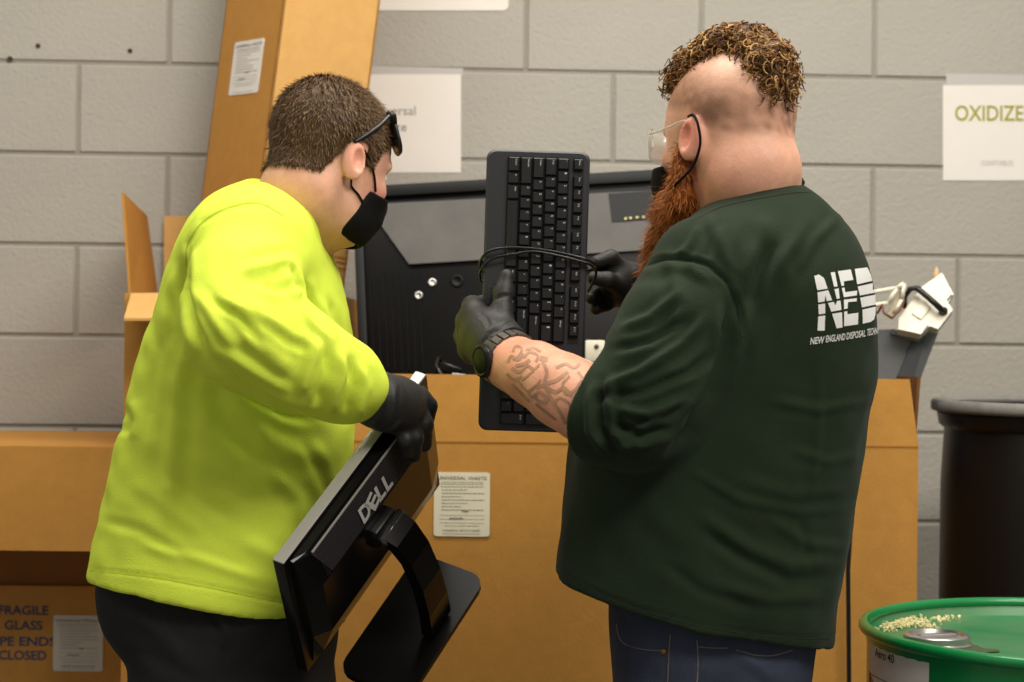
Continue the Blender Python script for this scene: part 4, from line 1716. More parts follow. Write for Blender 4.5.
vi, fi = mesh_from(inner1, (-0.75, 2.1, 0.0), (-0.1, 2.95, 1.55), 0.011)
vb = np.concatenate([v1, vi])
fb = np.concatenate([f1, fi + len(v1)])
cb_ = np.concatenate([c1, np.tile(np.array(lin((228, 172, 146)))[None], (len(vi), 1))])
mk('body', vb, fb, M_SKIN, p1, True, cb_)
for s in (-1, 1):
    b = MB()
    b.lathe(hl((0.083, s * 0.033, -0.006)), [(0.0001, -0.0115), (0.008, -0.008), (0.0115, 0), (0.008, 0.008), (0.0001, 0.0115)], 14)
    b.build('eye', M_EYE, p1, True)

# shirt
rows = [(181, 246, 270, 0.050, 2.60), (186, 230, 286, 0.085, 2.60), (192, 219, 296, 0.115, 2.60), (205, 204, 307, 0.15, 2.59), (220, 194, 315, 0.18, 2.59), (235, 185, 321, 0.19, 2.585),
        (250, 178, 327, 0.20, 2.58), (280, 165, 339, 0.20, 2.58), (310, 155, 347, 0.195, 2.58), (340, 144, 352, 0.19, 2.58), (370, 135, 354, 0.185, 2.58),
        (400, 127, 354, 0.18, 2.58), (430, 119, 353, 0.18, 2.58), (460, 113, 350, 0.18, 2.58), (490, 106, 346, 0.182, 2.58), (520, 99, 341, 0.185, 2.58),
        (550, 92, 335, 0.19, 2.58), (580, 87, 328, 0.195, 2.58), (640, 83, 322, 0.20, 2.58)]
tor1 = px_loft(rows, 2.58, 2.25, 0.025)
hemz = [(W(x, y, 2.5)[0], W(x, y, 2.5)[2]) for x, y in ((60, 578), (90, 580), (150, 586), (210, 597), (272, 610), (340, 622))]


def shirt1(P):
    d = tor1(P)
    arm = chain(P, [W(266, 236, 2.50), W(247, 254, 2.43), W(243, 298, 2.33), W(243, 332, 2.27), W(298, 362, 2.30), W(345, 383, 2.345), W(374, 397, 2.378)],
                [0.070, 0.077, 0.075, 0.068, 0.062, 0.050, 0.030], 0.035)
    d = smin(d, arm, 0.028)
    armf = chain(P, [W(270, 258, 2.66), sh1f, el1f, wr1f], [0.065, 0.07, 0.055, 0.036], 0.03)
    d = smin(d, armf, 0.03)
    hz = np.interp(P[:, 0], [q[0] for q in hemz], [q[1] for q in hemz])
    hole = rcone(P, neck_b1 + [0.01, 0, 0.03], hl((-0.02, 0, -0.04)), 0.050, 0.058)
    d = smax(d, -hole, 0.006)
    # cuff end
    cd = nrm(W(382, 401, 2.385) - W(345, 383, 2.345))
    near = (np.linalg.norm(P - W(374, 397, 2.378), axis=1) < 0.07)
    d = np.where(near, smax(d, (P - W(370, 395.5, 2.374)) @ cd, 0.004), d)
    cdf = nrm(wr1f - el1f)
    nearf = np.linalg.norm(P - wr1f, axis=1) < 0.08
    d = np.where(nearf, np.maximum(d, (P - wr1f) @ cdf), d)
    return smax(d, hz - P[:, 2], 0.004)


vs, fs = mesh_from(shirt1, (-0.72, 2.12, 0.9), (-0.10, 2.93, 1.62), 0.0042, 1)
nz = vnormals(vs, fs)
vs = vs + nz * (0.0016 * noise3(vs, 3, 38) + 0.0008 * noise3(vs, 9, 90))[:, None]
F1 = [
    ([(212, 300), (240, 318), (262, 345)], -0.004, 4), ([(225, 350), (255, 372), (290, 392)], 0.004, 5), ([(260, 320), (290, 342), (310, 350)], -0.004, 4.5),
    ([(300, 300), (312, 322), (330, 340)], 0.004, 4), ([(250, 255), (268, 250), (288, 250)], -0.004, 4), ([(196, 290), (214, 320), (236, 350)], 0.004, 6),
    ([(100, 520), (140, 530), (190, 560)], -0.003, 5), ([(140, 545), (200, 560), (260, 580)], 0.003, 5), ([(300, 440), (320, 470), (330, 500)], -0.004, 6), ([(270, 470), (300, 500), (310, 540)], 0.003, 7),
    ([(330, 300), (340, 330), (345, 350)], -0.004, 4), ([(175, 270), (165, 310), (160, 350)], 0.003, 5),
    ([(188, 268), (188, 244), (203, 222), (228, 208), (262, 203), (287, 218)], -0.0022, 3.0),
    ([(186, 262), (184, 290), (190, 318), (205, 350)], -0.007, 5),
    ([(205, 352), (240, 385), (285, 412), (310, 420)], -0.006, 6),
    ([(240, 274), (262, 268), (282, 262), (296, 268)], 0.008, 6),
    ([(262, 284), (280, 286), (296, 290)], -0.006, 5),
    ([(283, 268), (287, 284), (302, 300)], 0.007, 5),
    ([(300, 280), (306, 300), (318, 318)], -0.006, 5),
    ([(225, 300), (255, 312), (282, 334)], 0.004, 9),
    ([(240, 330), (268, 350), (292, 372)], 0.004, 9),
    ([(318, 338), (312, 360), (300, 395)], 0.006, 6),
    ([(330, 345), (328, 370), (316, 408)], -0.006, 5),
    ([(341, 352), (341, 375), (330, 414)], 0.006, 5),
    ([(352, 360), (354, 385), (345, 418)], -0.005, 4.5),
    ([(362, 366), (366, 388), (357, 418)], 0.004, 5),
    ([(192, 330), (178, 380), (172, 450), (168, 520)], 0.004, 9),
    ([(160, 330), (150, 380), (146, 430)], -0.004, 8),
    ([(210, 380), (225, 420), (262, 455)], -0.005, 11),
    ([(130, 480), (165, 505), (205, 535)], 0.003, 8),
    ([(160, 470), (200, 500), (235, 520)], -0.003, 8),
    ([(250, 430), (290, 450), (330, 455)], 0.004, 10),
    ([(240, 540), (280, 560), (315, 565)], 0.003, 8),
    ([(89, 569), (150, 576), (210, 587), (272, 600), (340, 612)], -0.0022, 2.2),
    ([(120, 405), (126, 420), (121, 436)], -0.006, 7),
]
vs = folds(vs, fs, F1)
shirt_y = mk('shirt', vs, fs, M_HIVIS, p1, True)
treey = bvh(vs, fs)
for pts, w_ in (([(186, 266), (188, 244), (203, 222), (228, 208), (258, 203), (284, 216)], 0.9), ([(90, 570.5), (150, 577), (210, 588), (272, 601), (330, 612)], 0.9)):
    r_ = ribbon_px(treey, pts, w_, 0.0007)
    if r_.v:
        r_.build('seam', M_SEAMY, shirt_y, True)
# ribbed collar
cc = W(286, 213, 2.600)
e1 = W(322, 243, 2.60) - W(252, 184, 2.60)
e1 = nrm(e1)
b = MB()
ring = [cc + e1 * 0.0655 * math.cos(a_) + np.array([0.0, 1, 0]) * 0.066 * math.sin(a_) + np.array([0, 0, -0.010]) * abs(math.sin(a_)) for a_ in np.linspace(0, 2 * math.pi, 48, endpoint=False)]
b.tube(ring, 0.0085, 8, closed=True)
b.build('collar', M_HIVIS, p1, True)
# trousers
prow = [(560, 100, 325, 0.165, 2.58), (590, 97, 331, 0.172, 2.58), (612, 99, 334, 0.175, 2.58), (630, 105, 335, 0.175, 2.58), (648, 118, 334, 0.175, 2.58), (662, 132, 332, 0.17, 2.58), (690, 138, 330, 0.165, 2.58), (730, 140, 328, 0.16, 2.58)]
tr1 = px_loft(prow, 2.58, 2.3, 0.02)


def pants1(P):
    d = tr1(P)
    for hp, ft in ((W(205, 690, 2.50), ft1[0]), (W(265, 690, 2.66), ft1[1])):
        d = smin(d, chain(P, [hp, (hp + ft) / 2 + [0.03, 0, 0.02], ft + [0, 0, 0.02]], [0.105, 0.08, 0.07], 0.03), 0.03)
    return np.maximum(d, 0.03 - P[:, 2])


vp, fp = mesh_from(pants1, (-0.72, 2.30, 0.0), (-0.1, 2.90, 1.06), 0.0062, 1)
vp = vp + vnormals(vp, fp) * (0.0022 * noise3(vp, 21, 30))[:, None]
vp = folds(vp, fp, [([(202, 600), (212, 612), (222, 640)], -0.006, 4), ([(210, 598), (222, 620), (224, 642), (228, 590)], 0.005, 5), ([(224, 640), (224, 682)], -0.003, 3),
                    ([(120, 610), (150, 625), (190, 660)], 0.004, 8), ([(140, 650), (170, 668), (200, 682)], -0.004, 7)])
mk('trousers', vp, fp, M_PANTS, p1, True)
for ft in ft1:
    shoe('shoe', p1, (ft[0] - 0.03, ft[1], 0.0), (ft[0] + 0.15, ft[1] + 0.05, 0.0))
# gloves
gw = nrm(W(400, 405, 2.42) - W(372, 396, 2.378))


def glove1(P):
    d = chain(P, [W(362, 392, 2.364), W(371, 397, 2.374), W(384, 402, 2.39), W(402, 405, 2.415)], [0.030, 0.032, 0.034, 0.030], 0.02)
    d = smin(d, rcone(P, W(398, 396, 2.42), W(417, 400, 2.445), 0.026, 0.020), 0.02)
    d = smin(d, rcone(P, W(398, 415, 2.405), W(406, 426, 2.415), 0.026, 0.018), 0.02)
    for pts, r in (([(418, 397, 2.445), (428, 406, 2.445), (427, 418, 2.45)], 0.0125),
                   ([(416, 407, 2.43), (424, 424, 2.425), (424, 444, 2.445)], 0.0125),
                   ([(411, 416, 2.42), (415, 438, 2.41), (414, 455, 2.43)], 0.0115),
                   ([(402, 422, 2.41), (406, 440, 2.40), (407, 452, 2.415)], 0.0105)):
        d = smin(d, chain(P, [W(*q) for q in pts], [r * 1.12, r, r * 0.9], 0.006), 0.006)
    th_p = chain(P, [W(385, 402, 2.41), W(392, 400, 2.47), W(402, 412, 2.50)], [0.02, 0.014, 0.012], 0.01)
    d = smin(d, th_p, 0.012)
    return np.maximum(d, -((P - W(362, 392, 2.364)) @ gw))


lo, hi = bounds([W(355, 366, 2.32), W(445, 470, 2.32), W(355, 366, 2.53), W(445, 470, 2.53)], 0.01)
vg, fg = mesh_from(glove1, lo, hi, 0.0021)
vg = folds(vg, fg, [([(384, 380), (381, 402), (375, 426)], 0.0015, 2.5), ([(389, 380), (388, 404), (382, 430)], -0.0015, 2.5), ([(396, 384), (394, 408), (388, 432)], 0.0012, 2.5),
                    ([(402, 420), (395, 428), (385, 431)], 0.0015, 2)])
mk('glove', vg, fg, M_GLOVE, p1, True)


def glove1b(P):
    d = chain(P, [wr1f - [0, 0, -0.01], wr1f + [0.02, 0.0, -0.05]], [0.031, 0.034], 0.02)
    for k_ in range(4):
        s_ = wr1f + np.array([0.02 + 0.012 * k_, 0.012 - 0.008 * k_, -0.07 + 0.006 * k_])
        d = smin(d, chain(P, [s_, s_ + [0.022, -0.012, -0.03], s_ + [0.04, -0.03, -0.028]], [0.012, 0.0105, 0.0095], 0.005), 0.007)
    d = smin(d, chain(P, [wr1f + [0, -0.02, -0.02], wr1f + [0.02, -0.05, -0.045], wr1f + [0.045, -0.06, -0.05]], [0.015, 0.012, 0.0105], 0.006), 0.01)
    return d


lo, hi = bounds([wr1f], 0.14)
vg, fg = mesh_from(glove1b, lo, hi, 0.0032)
mk('glove', vg, fg, M_GLOVE, p1, True)
# face mask: a shell over nose, mouth and chin, with ear loops
def mask1(P):
    q = to1(P)
    d0 = smin(head_sdf(q), ell(q, (0.083, 0, -0.062), (0.036, 0.042, 0.048)), 0.02)
    sh = np.maximum(d0 - 0.0065, -(d0 - 0.0015))
    # side edge and top edge of the mask
    side = 0.045 + 0.30 * (q[:, 2] + 0.06) - q[:, 0]
    topz = q[:, 2] - (-0.022 - 0.35 * np.abs(q[:, 1]))
    bot = -0.121 - q[:, 2]
    return np.maximum(np.maximum(sh, side), np.maximum(topz, bot))


vm, fm = mesh_from(mask1, O1 - [0.16, 0.15, 0.19], O1 + [0.17, 0.17, 0.06], 0.0022)
vm = vm + vnormals(vm, fm) * (0.0006 * noise3(vm, 5, 160))[:, None]
mask_o = mk('face_mask', vm, fm, M_MASK, p1, True)
tree1 = bvh(v1, f1)
for pts in ([(-0.002, -0.079, -0.050), (0.012, -0.078, -0.054), (0.030, -0.072, -0.060), (0.046, -0.064, -0.068)], [(0.006, -0.081, 0.004), (0.026, -0.078, -0.006), (0.046, -0.071, -0.022), (0.060, -0.060, -0.040)]):
    for sg in (1, -1):
        P_ = []
        for x_, y_, z_ in pts:
            c_ = tree1.find_nearest(Vector(hl((x_, y_ * sg, z_))))
            P_.append(np.array(c_[0] + c_[1] * 0.0022))
        b = MB()
        b.tube(spline(P_, 4), 0.0017, 6)
        b.build('ear_loop', M_MASK, mask_o, True)
# glasses pushed up on the forehead
gl = bpy.data.objects.new('eyeglasses', None)
COL.objects.link(gl)
gl.parent = p1
gl.matrix_parent_inverse = WORLD[p1.name].inverted()
WORLD[gl.name] = Matrix.Identity(4)
for s in (-1, 1):
    hg = np.array([0.034, s * 0.081, 0.082])
    b = MB()
    b.tube(spline([hl((-0.020, s * 0.081, 0.006)), hl((-0.004, s * 0.086, 0.026)), hl((0.016, s * 0.086, 0.052)), hl(hg)], 5), 0.0034, 8)
    b.build('temple_arm', M_BLACKPL, gl, True)
    lx = nrm(np.array([0.50, -s * 0.80, 0.12]))
    lz = np.array([0.62, 0, -0.785])
    lz = nrm(lz - lx * (lz @ lx))
    c_ = hg + lz * 0.033 + lx * 0.034
    lnn = H1 @ nrm(np.cross(lx, lz))
    ov = [hl(c_ + lx * 0.033 * math.cos(a_) * (1 - 0.07 * math.cos(4 * a_)) + lz * 0.030 * math.sin(a_) * (1 - 0.07 * math.cos(4 * a_))) for a_ in np.linspace(0, 2 * math.pi, 28, endpoint=False)]
    b = MB()
    b.slab(ov, 0.0022, lnn)
    b.build('lens', M_DARKLENS, gl)
    b = MB()
    b.tube(ov, 0.0032, 8, closed=True)
    b.build('lens_frame', M_BLACKPL, gl, True)
    b = MB()
    b.tube([hl(hg + [-0.008, 0, -0.004]), hl(hg + lz * 0.006), hl(hg + lz * 0.018 + lx * 0.004)], [0.0045, 0.0055, 0.004], 8)
    b.build('hinge', M_BLACKPL, gl, True)
# hair
def hair1(P):
    q = to1(P)
    d0 = skull(q)
    full = body1(P) / S1
    zl = np.interp(q[:, 0], HL1[:, 0], HL1[:, 1])
    thick = 0.0022 + 0.0055 * np.clip((q[:, 2] - zl) / 0.05, 0, 1)
    earq = np.minimum(np.abs(q[:, 1] - 0.083), np.abs(q[:, 1] + 0.083))
    full = np.where((np.abs(q[:, 1]) > 0.0745) & (q[:, 2] < 0.03), full + 0.008, full)
    return np.maximum(np.minimum(d0, full) - thick, (zl - q[:, 2])) * S1


vh, fh = mesh_from(hair1, O1 - [0.16, 0.15, 0.12], O1 + [0.16, 0.16, 0.15], 0.0034)
chh = np.tile(np.array(lin((84, 62, 40)))[None], (len(vh), 1))
hair_o = mk('hair', vh, fh, M_HAIR, p1, True, chh)
cen1 = hl((-0.01, 0, 0.0))
roots, nn = sample(vh, fh, 15000, lambda c: ((to1(c)[:, 2]) > -0.07))
ql = to1(roots)
out_ok = ((roots - cen1) * nn).sum(1) > 0
roots, nn, ql = roots[out_ok], nn[out_ok], ql[out_ok]
crown = np.array([-0.055, 0.0, 0.10])
fl_l = ql - crown
fl_l[:, 2] *= 1.0
flow = fl_l @ H1.T
flow = flow - nn * (flow * nn).sum(1, keepdims=True)
flow /= (np.linalg.norm(flow, axis=1, keepdims=True) + 1e-6)
dirs = flow * 0.85 + nn * 0.38 + RNG.normal(size=flow.shape) * 0.22
ho = hair_strands('hair_strands', roots - nn * 0.001, nn, dirs, 0.0105, 0.0006, ((74, 54, 34), (104, 78, 50), (136, 106, 68), (56, 40, 26)), hair_o)
ho['kind'] = 'stuff'

# ================================================================== man in green
Y2 = 2.36
p2 = thing('person', (W(720, 600, Y2)[0], Y2, 0.0), 'person in dark green printed shirt with curly mohawk and red beard holding a keyboard', 'person', 'people sorting scrap')
H2 = frame(124, 6)
S2 = 0.96
O2 = W(731, 130, 2.36)
h2 = lambda q: O2 + H2 @ (np.asarray(q, float) * S2)
to2 = lambda P: ((P - O2) @ H2) / S2
nb2 = W(752, 222, 2.37)


def body2(P):
    d = head_sdf(to2(P), 1.08) * S2
    nk_ = chain(P, [h2((-0.026, 0, -0.02)), h2((-0.03, 0, -0.07)), nb2], [0.058, 0.061, 0.070], 0.03)
    nk_ = smin(nk_, ell(P, h2((-0.058, 0, -0.058)), (0.034, 0.034, 0.022)), 0.04)
    nk_ = smin(nk_, rcone(P, h2((0.03, 0, -0.085)), W(735, 225, 2.40), 0.042, 0.06), 0.04)
    return smin(d, nk_, 0.024)


v2h, f2h = mesh_from(body2, O2 - [0.17, 0.17, 0.2], O2 + [0.17, 0.17, 0.15], 0.0028)
q2 = to2(v2h)
c2 = np.tile(np.array(lin((227, 172, 144)))[None], (len(v2h), 1))
nse = noise3(q2, 4, 60) * 0.5 + 0.5
# shaved hair: short stubble over the sides and back, thinner in a bare patch
zl2 = np.interp(q2[:, 0], [-0.13, -0.07, -0.03, -0.005, 0.02, 0.06, 0.1], [-0.034, -0.03, -0.012, 0.016, 0.02, 0.03, 0.055])
stub = np.clip((q2[:, 2] - zl2) / 0.016, 0, 1)
low = np.clip(1.0 - (q2[:, 2] - zl2) / 0.075, 0.0, 1)
grain = np.clip(0.55 + 0.45 * nse + 0.3 * noise3(q2, 77, 420), 0.15, 1)
c2 = mixc(c2, (132, 96, 72), stub * (0.26 + 0.62 * low) * grain)
c2 = mixc(c2, (112, 80, 60), 0.7 * stub * gauss(q2, (-0.045, 0.07, 0.012), (0.035, 0.04, 0.022)))
c2 = mixc(c2, (136, 92, 64), 0.65 * stub * gauss(q2, (0.03, 0.07, 0.045), (0.06, 0.03, 0.035)))
c2 = mixc(c2, (238, 198, 172), 0.6 * gauss(q2, (-0.07, 0.035, 0.072), (0.045, 0.045, 0.026)))
c2 = mixc(c2, (226, 128, 108), 0.75 * gauss(q2, (-0.012, 0.088, -0.012), (0.024, 0.014, 0.03)))
c2 = mixc(c2, (230, 150, 122), 0.6 * gauss(q2, (-0.03, 0.04, -0.09), (0.05, 0.06, 0.045)))


sh2, el2 = W(700, 275, 2.25), W(630, 420, 2.17)
sh2f, el2f, wr2f = W(798, 276, 2.55), W(745, 430, 2.66), W(640, 290, 2.52)
ft2 = [np.array([W(660, 640, 2.28)[0], 2.28, 0.06]), np.array([W(770, 640, 2.46)[0], 2.46, 0.06])]
hp2 = [W(665, 690, 2.28), W(760, 690, 2.46)]


def inner2(P):
    d = chain(P, [nb2, W(745, 300, 2.38), W(735, 430, 2.38), W(712, 560, 2.38), W(712, 650, 2.38)], [0.06, 0.10, 0.12, 0.12, 0.10], 0.05)
    d = smin(d, chain(P, [W(725, 275, 2.33), W(708, 290, 2.29), W(645, 410, 2.20)], [0.05, 0.05, 0.035], 0.03), 0.03)
    d = smin(d, chain(P, [W(770, 270, 2.45), sh2f, el2f, wr2f], [0.05, 0.05, 0.04, 0.026], 0.03), 0.03)
    for hp, ft in zip(hp2, ft2):
        d = smin(d, chain(P, [hp + np.array([0.02, 0.04, 0]) * (1 if hp[1] < 2.38 else -1), (hp + ft) / 2, ft], [0.055, 0.045, 0.036], 0.03), 0.03)
    return d


def fore2(P):
    d = chain(P, [W(634, 420, 2.19), W(610, 411, 2.20), W(588, 404, 2.21), W(560, 388, 2.24), W(535, 374.5, 2.275), W(515, 364, 2.315), W(505, 356, 2.335)],
              [0.042, 0.043, 0.0455, 0.0435, 0.0385, 0.034, 0.033], 0.02)
    return d


vi, fi = mesh_from(inner2, (-0.05, 2.0, 0.0), (0.6, 2.85, 1.55), 0.011)
lo, hi = bounds([W(500, 340, 2.12), W(660, 470, 2.12), W(500, 340, 2.40), W(660, 470, 2.40)], 0.03)
vf, ff_ = mesh_from(fore2, lo, hi, 0.0034)
vf = vf + vnormals(vf, ff_) * (0.0012 * noise3(vf, 14, 60))[:, None]
vb = np.concatenate([v2h, vi, vf])
fb = np.concatenate([f2h, fi + len(v2h), ff_ + len(v2h) + len(vi)])
sk = np.array(lin((226, 164, 134)))
cf = np.tile(sk[None], (len(vf), 1))
nf_ = noise3(vf, 31, 90)
cf = mixc(cf, (214, 140, 112), np.clip(0.3 + 0.3 * nf_, 0, 0.7))
cb_ = np.concatenate([c2, np.tile(sk[None], (len(vi), 1)), cf])
body_o2 = mk('body', vb, fb, M_SKIN, p2, True, cb_)
for s in (-1, 1):
    b = MB()
    b.lathe(h2((0.083, s * 0.033, -0.006)), [(0.0001, -0.0115), (0.008, -0.008), (0.0115, 0), (0.008, 0.008), (0.0001, 0.0115)], 14)
    b.build('eye', M_EYE, p2, True)
# tattoo on the forearm
treef = bvh(vf, ff_)
tt = MB()
TAT = [([(508, 362), (512, 356), (518, 360), (524, 354)], 2.6), ([(507, 374), (515, 380), (522, 376)], 2.6), ([(516, 366), (524, 364), (530, 360)], 3.4), ([(526, 350), (534, 348), (541, 352)], 2.4), ([(512, 384), (520, 392), (530, 402)], 3), ([(556, 368), (566, 364), (574, 368), (580, 364)], 3), ([(548, 388), (556, 392), (564, 388), (572, 396)], 3.4), ([(536, 404), (546, 412), (556, 420)], 2.6), ([(568, 402), (574, 410), (570, 418)], 2.6), ([(513, 352), (516, 346), (522, 349), (519, 356), (513, 360)], 2.4), ([(524, 358), (530, 352), (538, 356), (536, 362)], 2.6), ([(512, 368), (520, 372), (527, 366), (533, 369)], 3),
       ([(522, 380), (530, 374), (540, 364)], 2.2), ([(543, 362), (547, 372), (545, 384), (551, 398), (560, 412), (566, 424)], 3.2), ([(537, 388), (546, 384), (557, 380), (568, 372)], 3.6),
       ([(570, 376), (563, 384), (566, 394), (575, 390), (582, 380)], 2.6), ([(534, 396), (541, 402), (548, 400), (540, 392), (534, 396)], 3), ([(578, 372), (584, 378), (590, 374)], 2.4),
       ([(528, 392), (536, 386), (541, 380)], 2.6), ([(552, 404), (560, 398), (568, 402)], 2.4), ([(540, 358), (548, 360)], 5.0), ([(516, 378), (524, 388), (533, 398)], 2.2)]
for pts, w_ in TAT:
    r_ = ribbon_px(treef, pts, w_, 0.0005)
    r_.build('tattoo', M_TATTOO, body_o2, True)

# shirt
rows = [(179, 788, 803, 0.04, 2.36), (186, 752, 813, 0.075, 2.36), (196, 722, 824, 0.105, 2.36), (208, 700, 836, 0.13, 2.365), (220, 688, 844, 0.155, 2.37), (235, 676, 854, 0.175, 2.375), (252, 665, 862, 0.19, 2.38),
        (272, 656, 869, 0.20, 2.38), (295, 650, 875, 0.205, 2.38), (320, 644, 879, 0.205, 2.38), (345, 632, 880, 0.205, 2.38), (375, 612, 878, 0.205, 2.38), (405, 592, 873, 0.205, 2.38), (440, 573, 867, 0.205, 2.38),
        (480, 567, 860, 0.205, 2.38), (520, 562, 854, 0.205, 2.38), (560, 558, 848, 0.205, 2.38), (590, 557, 843, 0.205, 2.38), (620, 559, 838, 0.205, 2.38), (690, 562, 828, 0.20, 2.38)]
tor2 = px_loft(rows, 2.38, 2.5)
hem2 = [(W(x, y, Yh)[0], W(x, y, Yh)[2]) for x, y, Yh in ((540, 572, 2.33), (557, 578, 2.33), (580, 592, 2.26), (610, 606, 2.21), (640, 617, 2.19), (700, 634, 2.18), (760, 643, 2.19), (800, 647, 2.23), (825, 648, 2.29), (845, 645, 2.33))]


def shirt2(P):
    d = tor2(P)
    arm = chain(P, [W(735, 266, 2.30), W(712, 280, 2.26), W(683, 328, 2.225), W(655, 380, 2.195), W(636, 415, 2.185), W(612, 414, 2.19), W(590, 405, 2.203), W(578, 399, 2.212)],
                [0.078, 0.078, 0.077, 0.070, 0.062, 0.057, 0.0535, 0.053], 0.03)
    d = smin(d, arm, 0.025)
    armf = chain(P, [W(775, 268, 2.46), sh2f, el2f, W(660, 315, 2.54)], [0.07, 0.075, 0.06, 0.042], 0.03)
    d = smin(d, armf, 0.03)
    hz = np.interp(P[:, 0], [q[0] for q in hem2], [q[1] for q in hem2])
    hole = rcone(P, nb2 + [0, 0, 0.015], h2((-0.02, 0, -0.02)), 0.062, 0.066)
    d = smax(d, -hole, 0.006)
    cd = nrm(W(570, 401, 2.22) - W(600, 410, 2.195))
    near = np.linalg.norm(P - W(580, 403, 2.21), axis=1) < 0.085
    d = np.where(near, smax(d, (P - W(595, 409, 2.20)) @ cd, 0.004), d)
    return smax(d, hz - P[:, 2], 0.004)


vs, fs = mesh_from(shirt2, (0.04, 2.04, 0.9), (0.60, 2.84, 1.58), 0.004, 1)
nz = vnormals(vs, fs)
vs = vs + nz * (0.0018 * noise3(vs, 6, 34) + 0.0009 * noise3(vs, 8, 85))[:, None]
F2 = [
    ([(720, 310), (712, 360), (694, 400), (668, 424)], 0.004, 4), ([(600, 440), (622, 446), (650, 446)], 0.004, 3.5), ([(604, 430), (630, 428), (660, 412)], -0.003, 3.5),
    ([(760, 225), (748, 270), (742, 320), (730, 380)], 0.005, 7), ([(700, 225), (690, 245), (676, 258)], 0.003, 4), ([(720, 218), (712, 240), (706, 260)], -0.003, 4),
    ([(840, 215), (815, 240), (795, 275)], 0.003, 5), ([(770, 400), (820, 410), (870, 400)], 0.002, 5), ([(690, 470), (740, 500), (800, 512), (850, 508)], 0.003, 5),
    ([(720, 585), (770, 600), (830, 598)], 0.004, 6), ([(660, 560), (700, 590), (760, 612)], -0.003, 6), ([(820, 470), (800, 520), (812, 570)], -0.003, 5),
    ([(640, 268), (660, 259), (685, 258), (708, 264), (728, 282), (738, 306), (742, 340)], -0.0035, 2.6),
    ([(640, 275), (665, 268), (690, 268), (712, 282)], 0.003, 5),
    ([(735, 300), (725, 345), (710, 390), (690, 430), (665, 462)], -0.008, 7),
    ([(600, 388), (640, 372), (680, 345), (705, 318)], 0.006, 5),
    ([(596, 398), (640, 392), (690, 372), (712, 352)], -0.006, 4.5),
    ([(620, 330), (650, 318), (680, 292)], 0.005, 5),
    ([(612, 350), (650, 340), (690, 318)], -0.005, 4.5),
    ([(610, 408), (650, 415), (690, 396)], 0.006, 5),
    ([(605, 420), (640, 436), (672, 428)], -0.006, 5),
    ([(592, 384), (588, 404), (590, 432), (604, 452)], 0.005, 4.5),
    ([(602, 380), (598, 402), (600, 428), (616, 455)], -0.005, 4),
    ([(612, 378), (610, 400), (612, 424), (630, 456)], 0.005, 4.5),
    ([(668, 255), (680, 300), (672, 340)], 0.003, 7),
    ([(708, 215), (722, 245), (733, 275)], 0.003, 6),
    ([(805, 225), (780, 262), (756, 310), (748, 360)], 0.006, 10),
    ([(785, 235), (762, 270), (745, 310)], -0.005, 7),
    ([(760, 215), (775, 245), (790, 290)], 0.003, 10),
    ([(820, 360), (818, 430), (812, 500)], 0.003, 5),
    ([(740, 480), (790, 495), (850, 490)], 0.003, 7),
    ([(700, 515), (745, 545), (790, 565), (845, 560)], 0.005, 7),
    ([(700, 530), (745, 560), (790, 582), (840, 578)], -0.004, 6),
    ([(770, 520), (810, 545), (848, 548)], 0.004, 6),
    ([(640, 500), (690, 550), (720, 600)], 0.003, 12),
    ([(790, 450), (830, 462), (862, 455)], 0.003, 5),
    ([(600, 470), (590, 530), (600, 580)], 0.003, 12),
    ([(557, 569), (580, 583), (610, 598), (640, 609), (700, 625), (760, 634), (800, 637), (840, 636)], -0.0022, 2.0),
]
vs = folds(vs, fs, F2)
shirt_o = mk('shirt', vs, fs, M_GREENSHIRT, p2, True)
trees = bvh(vs, fs)
b = MB()
cc = W(751, 195.5, 2.365)
e1 = W(804, 183, 2.365) - W(698, 208, 2.365)
hl_ = np.linalg.norm(e1) / 2 * 0.90
e1 = nrm(e1)
ring = [cc + e1 * hl_ * math.cos(a_) + nrm(np.array([0, 1, -0.06])) * 0.074 * math.sin(a_) for a_ in np.linspace(0, 2 * math.pi, 56, endpoint=False)]
b.tube(ring, 0.0075, 8, closed=True)
b.build('collar', M_GREENCOLLAR, p2, True)
for pts, w_ in (([(641, 267), (660, 260), (685, 258.5), (708, 264), (727, 281), (737, 304), (742, 336)], 1.5), ([(692, 221), (720, 207), (755, 199), (790, 193), (812, 192)], 1.2), ([(559, 571), (580, 584), (610, 599), (640, 610), (700, 626), (760, 635.5), (800, 638.5), (836, 638)], 0.9)):
    r_ = ribbon_px(trees, pts, w_, 0.0007)
    if r_.v:
        r_.build('seam', M_SEAM, shirt_o, True)
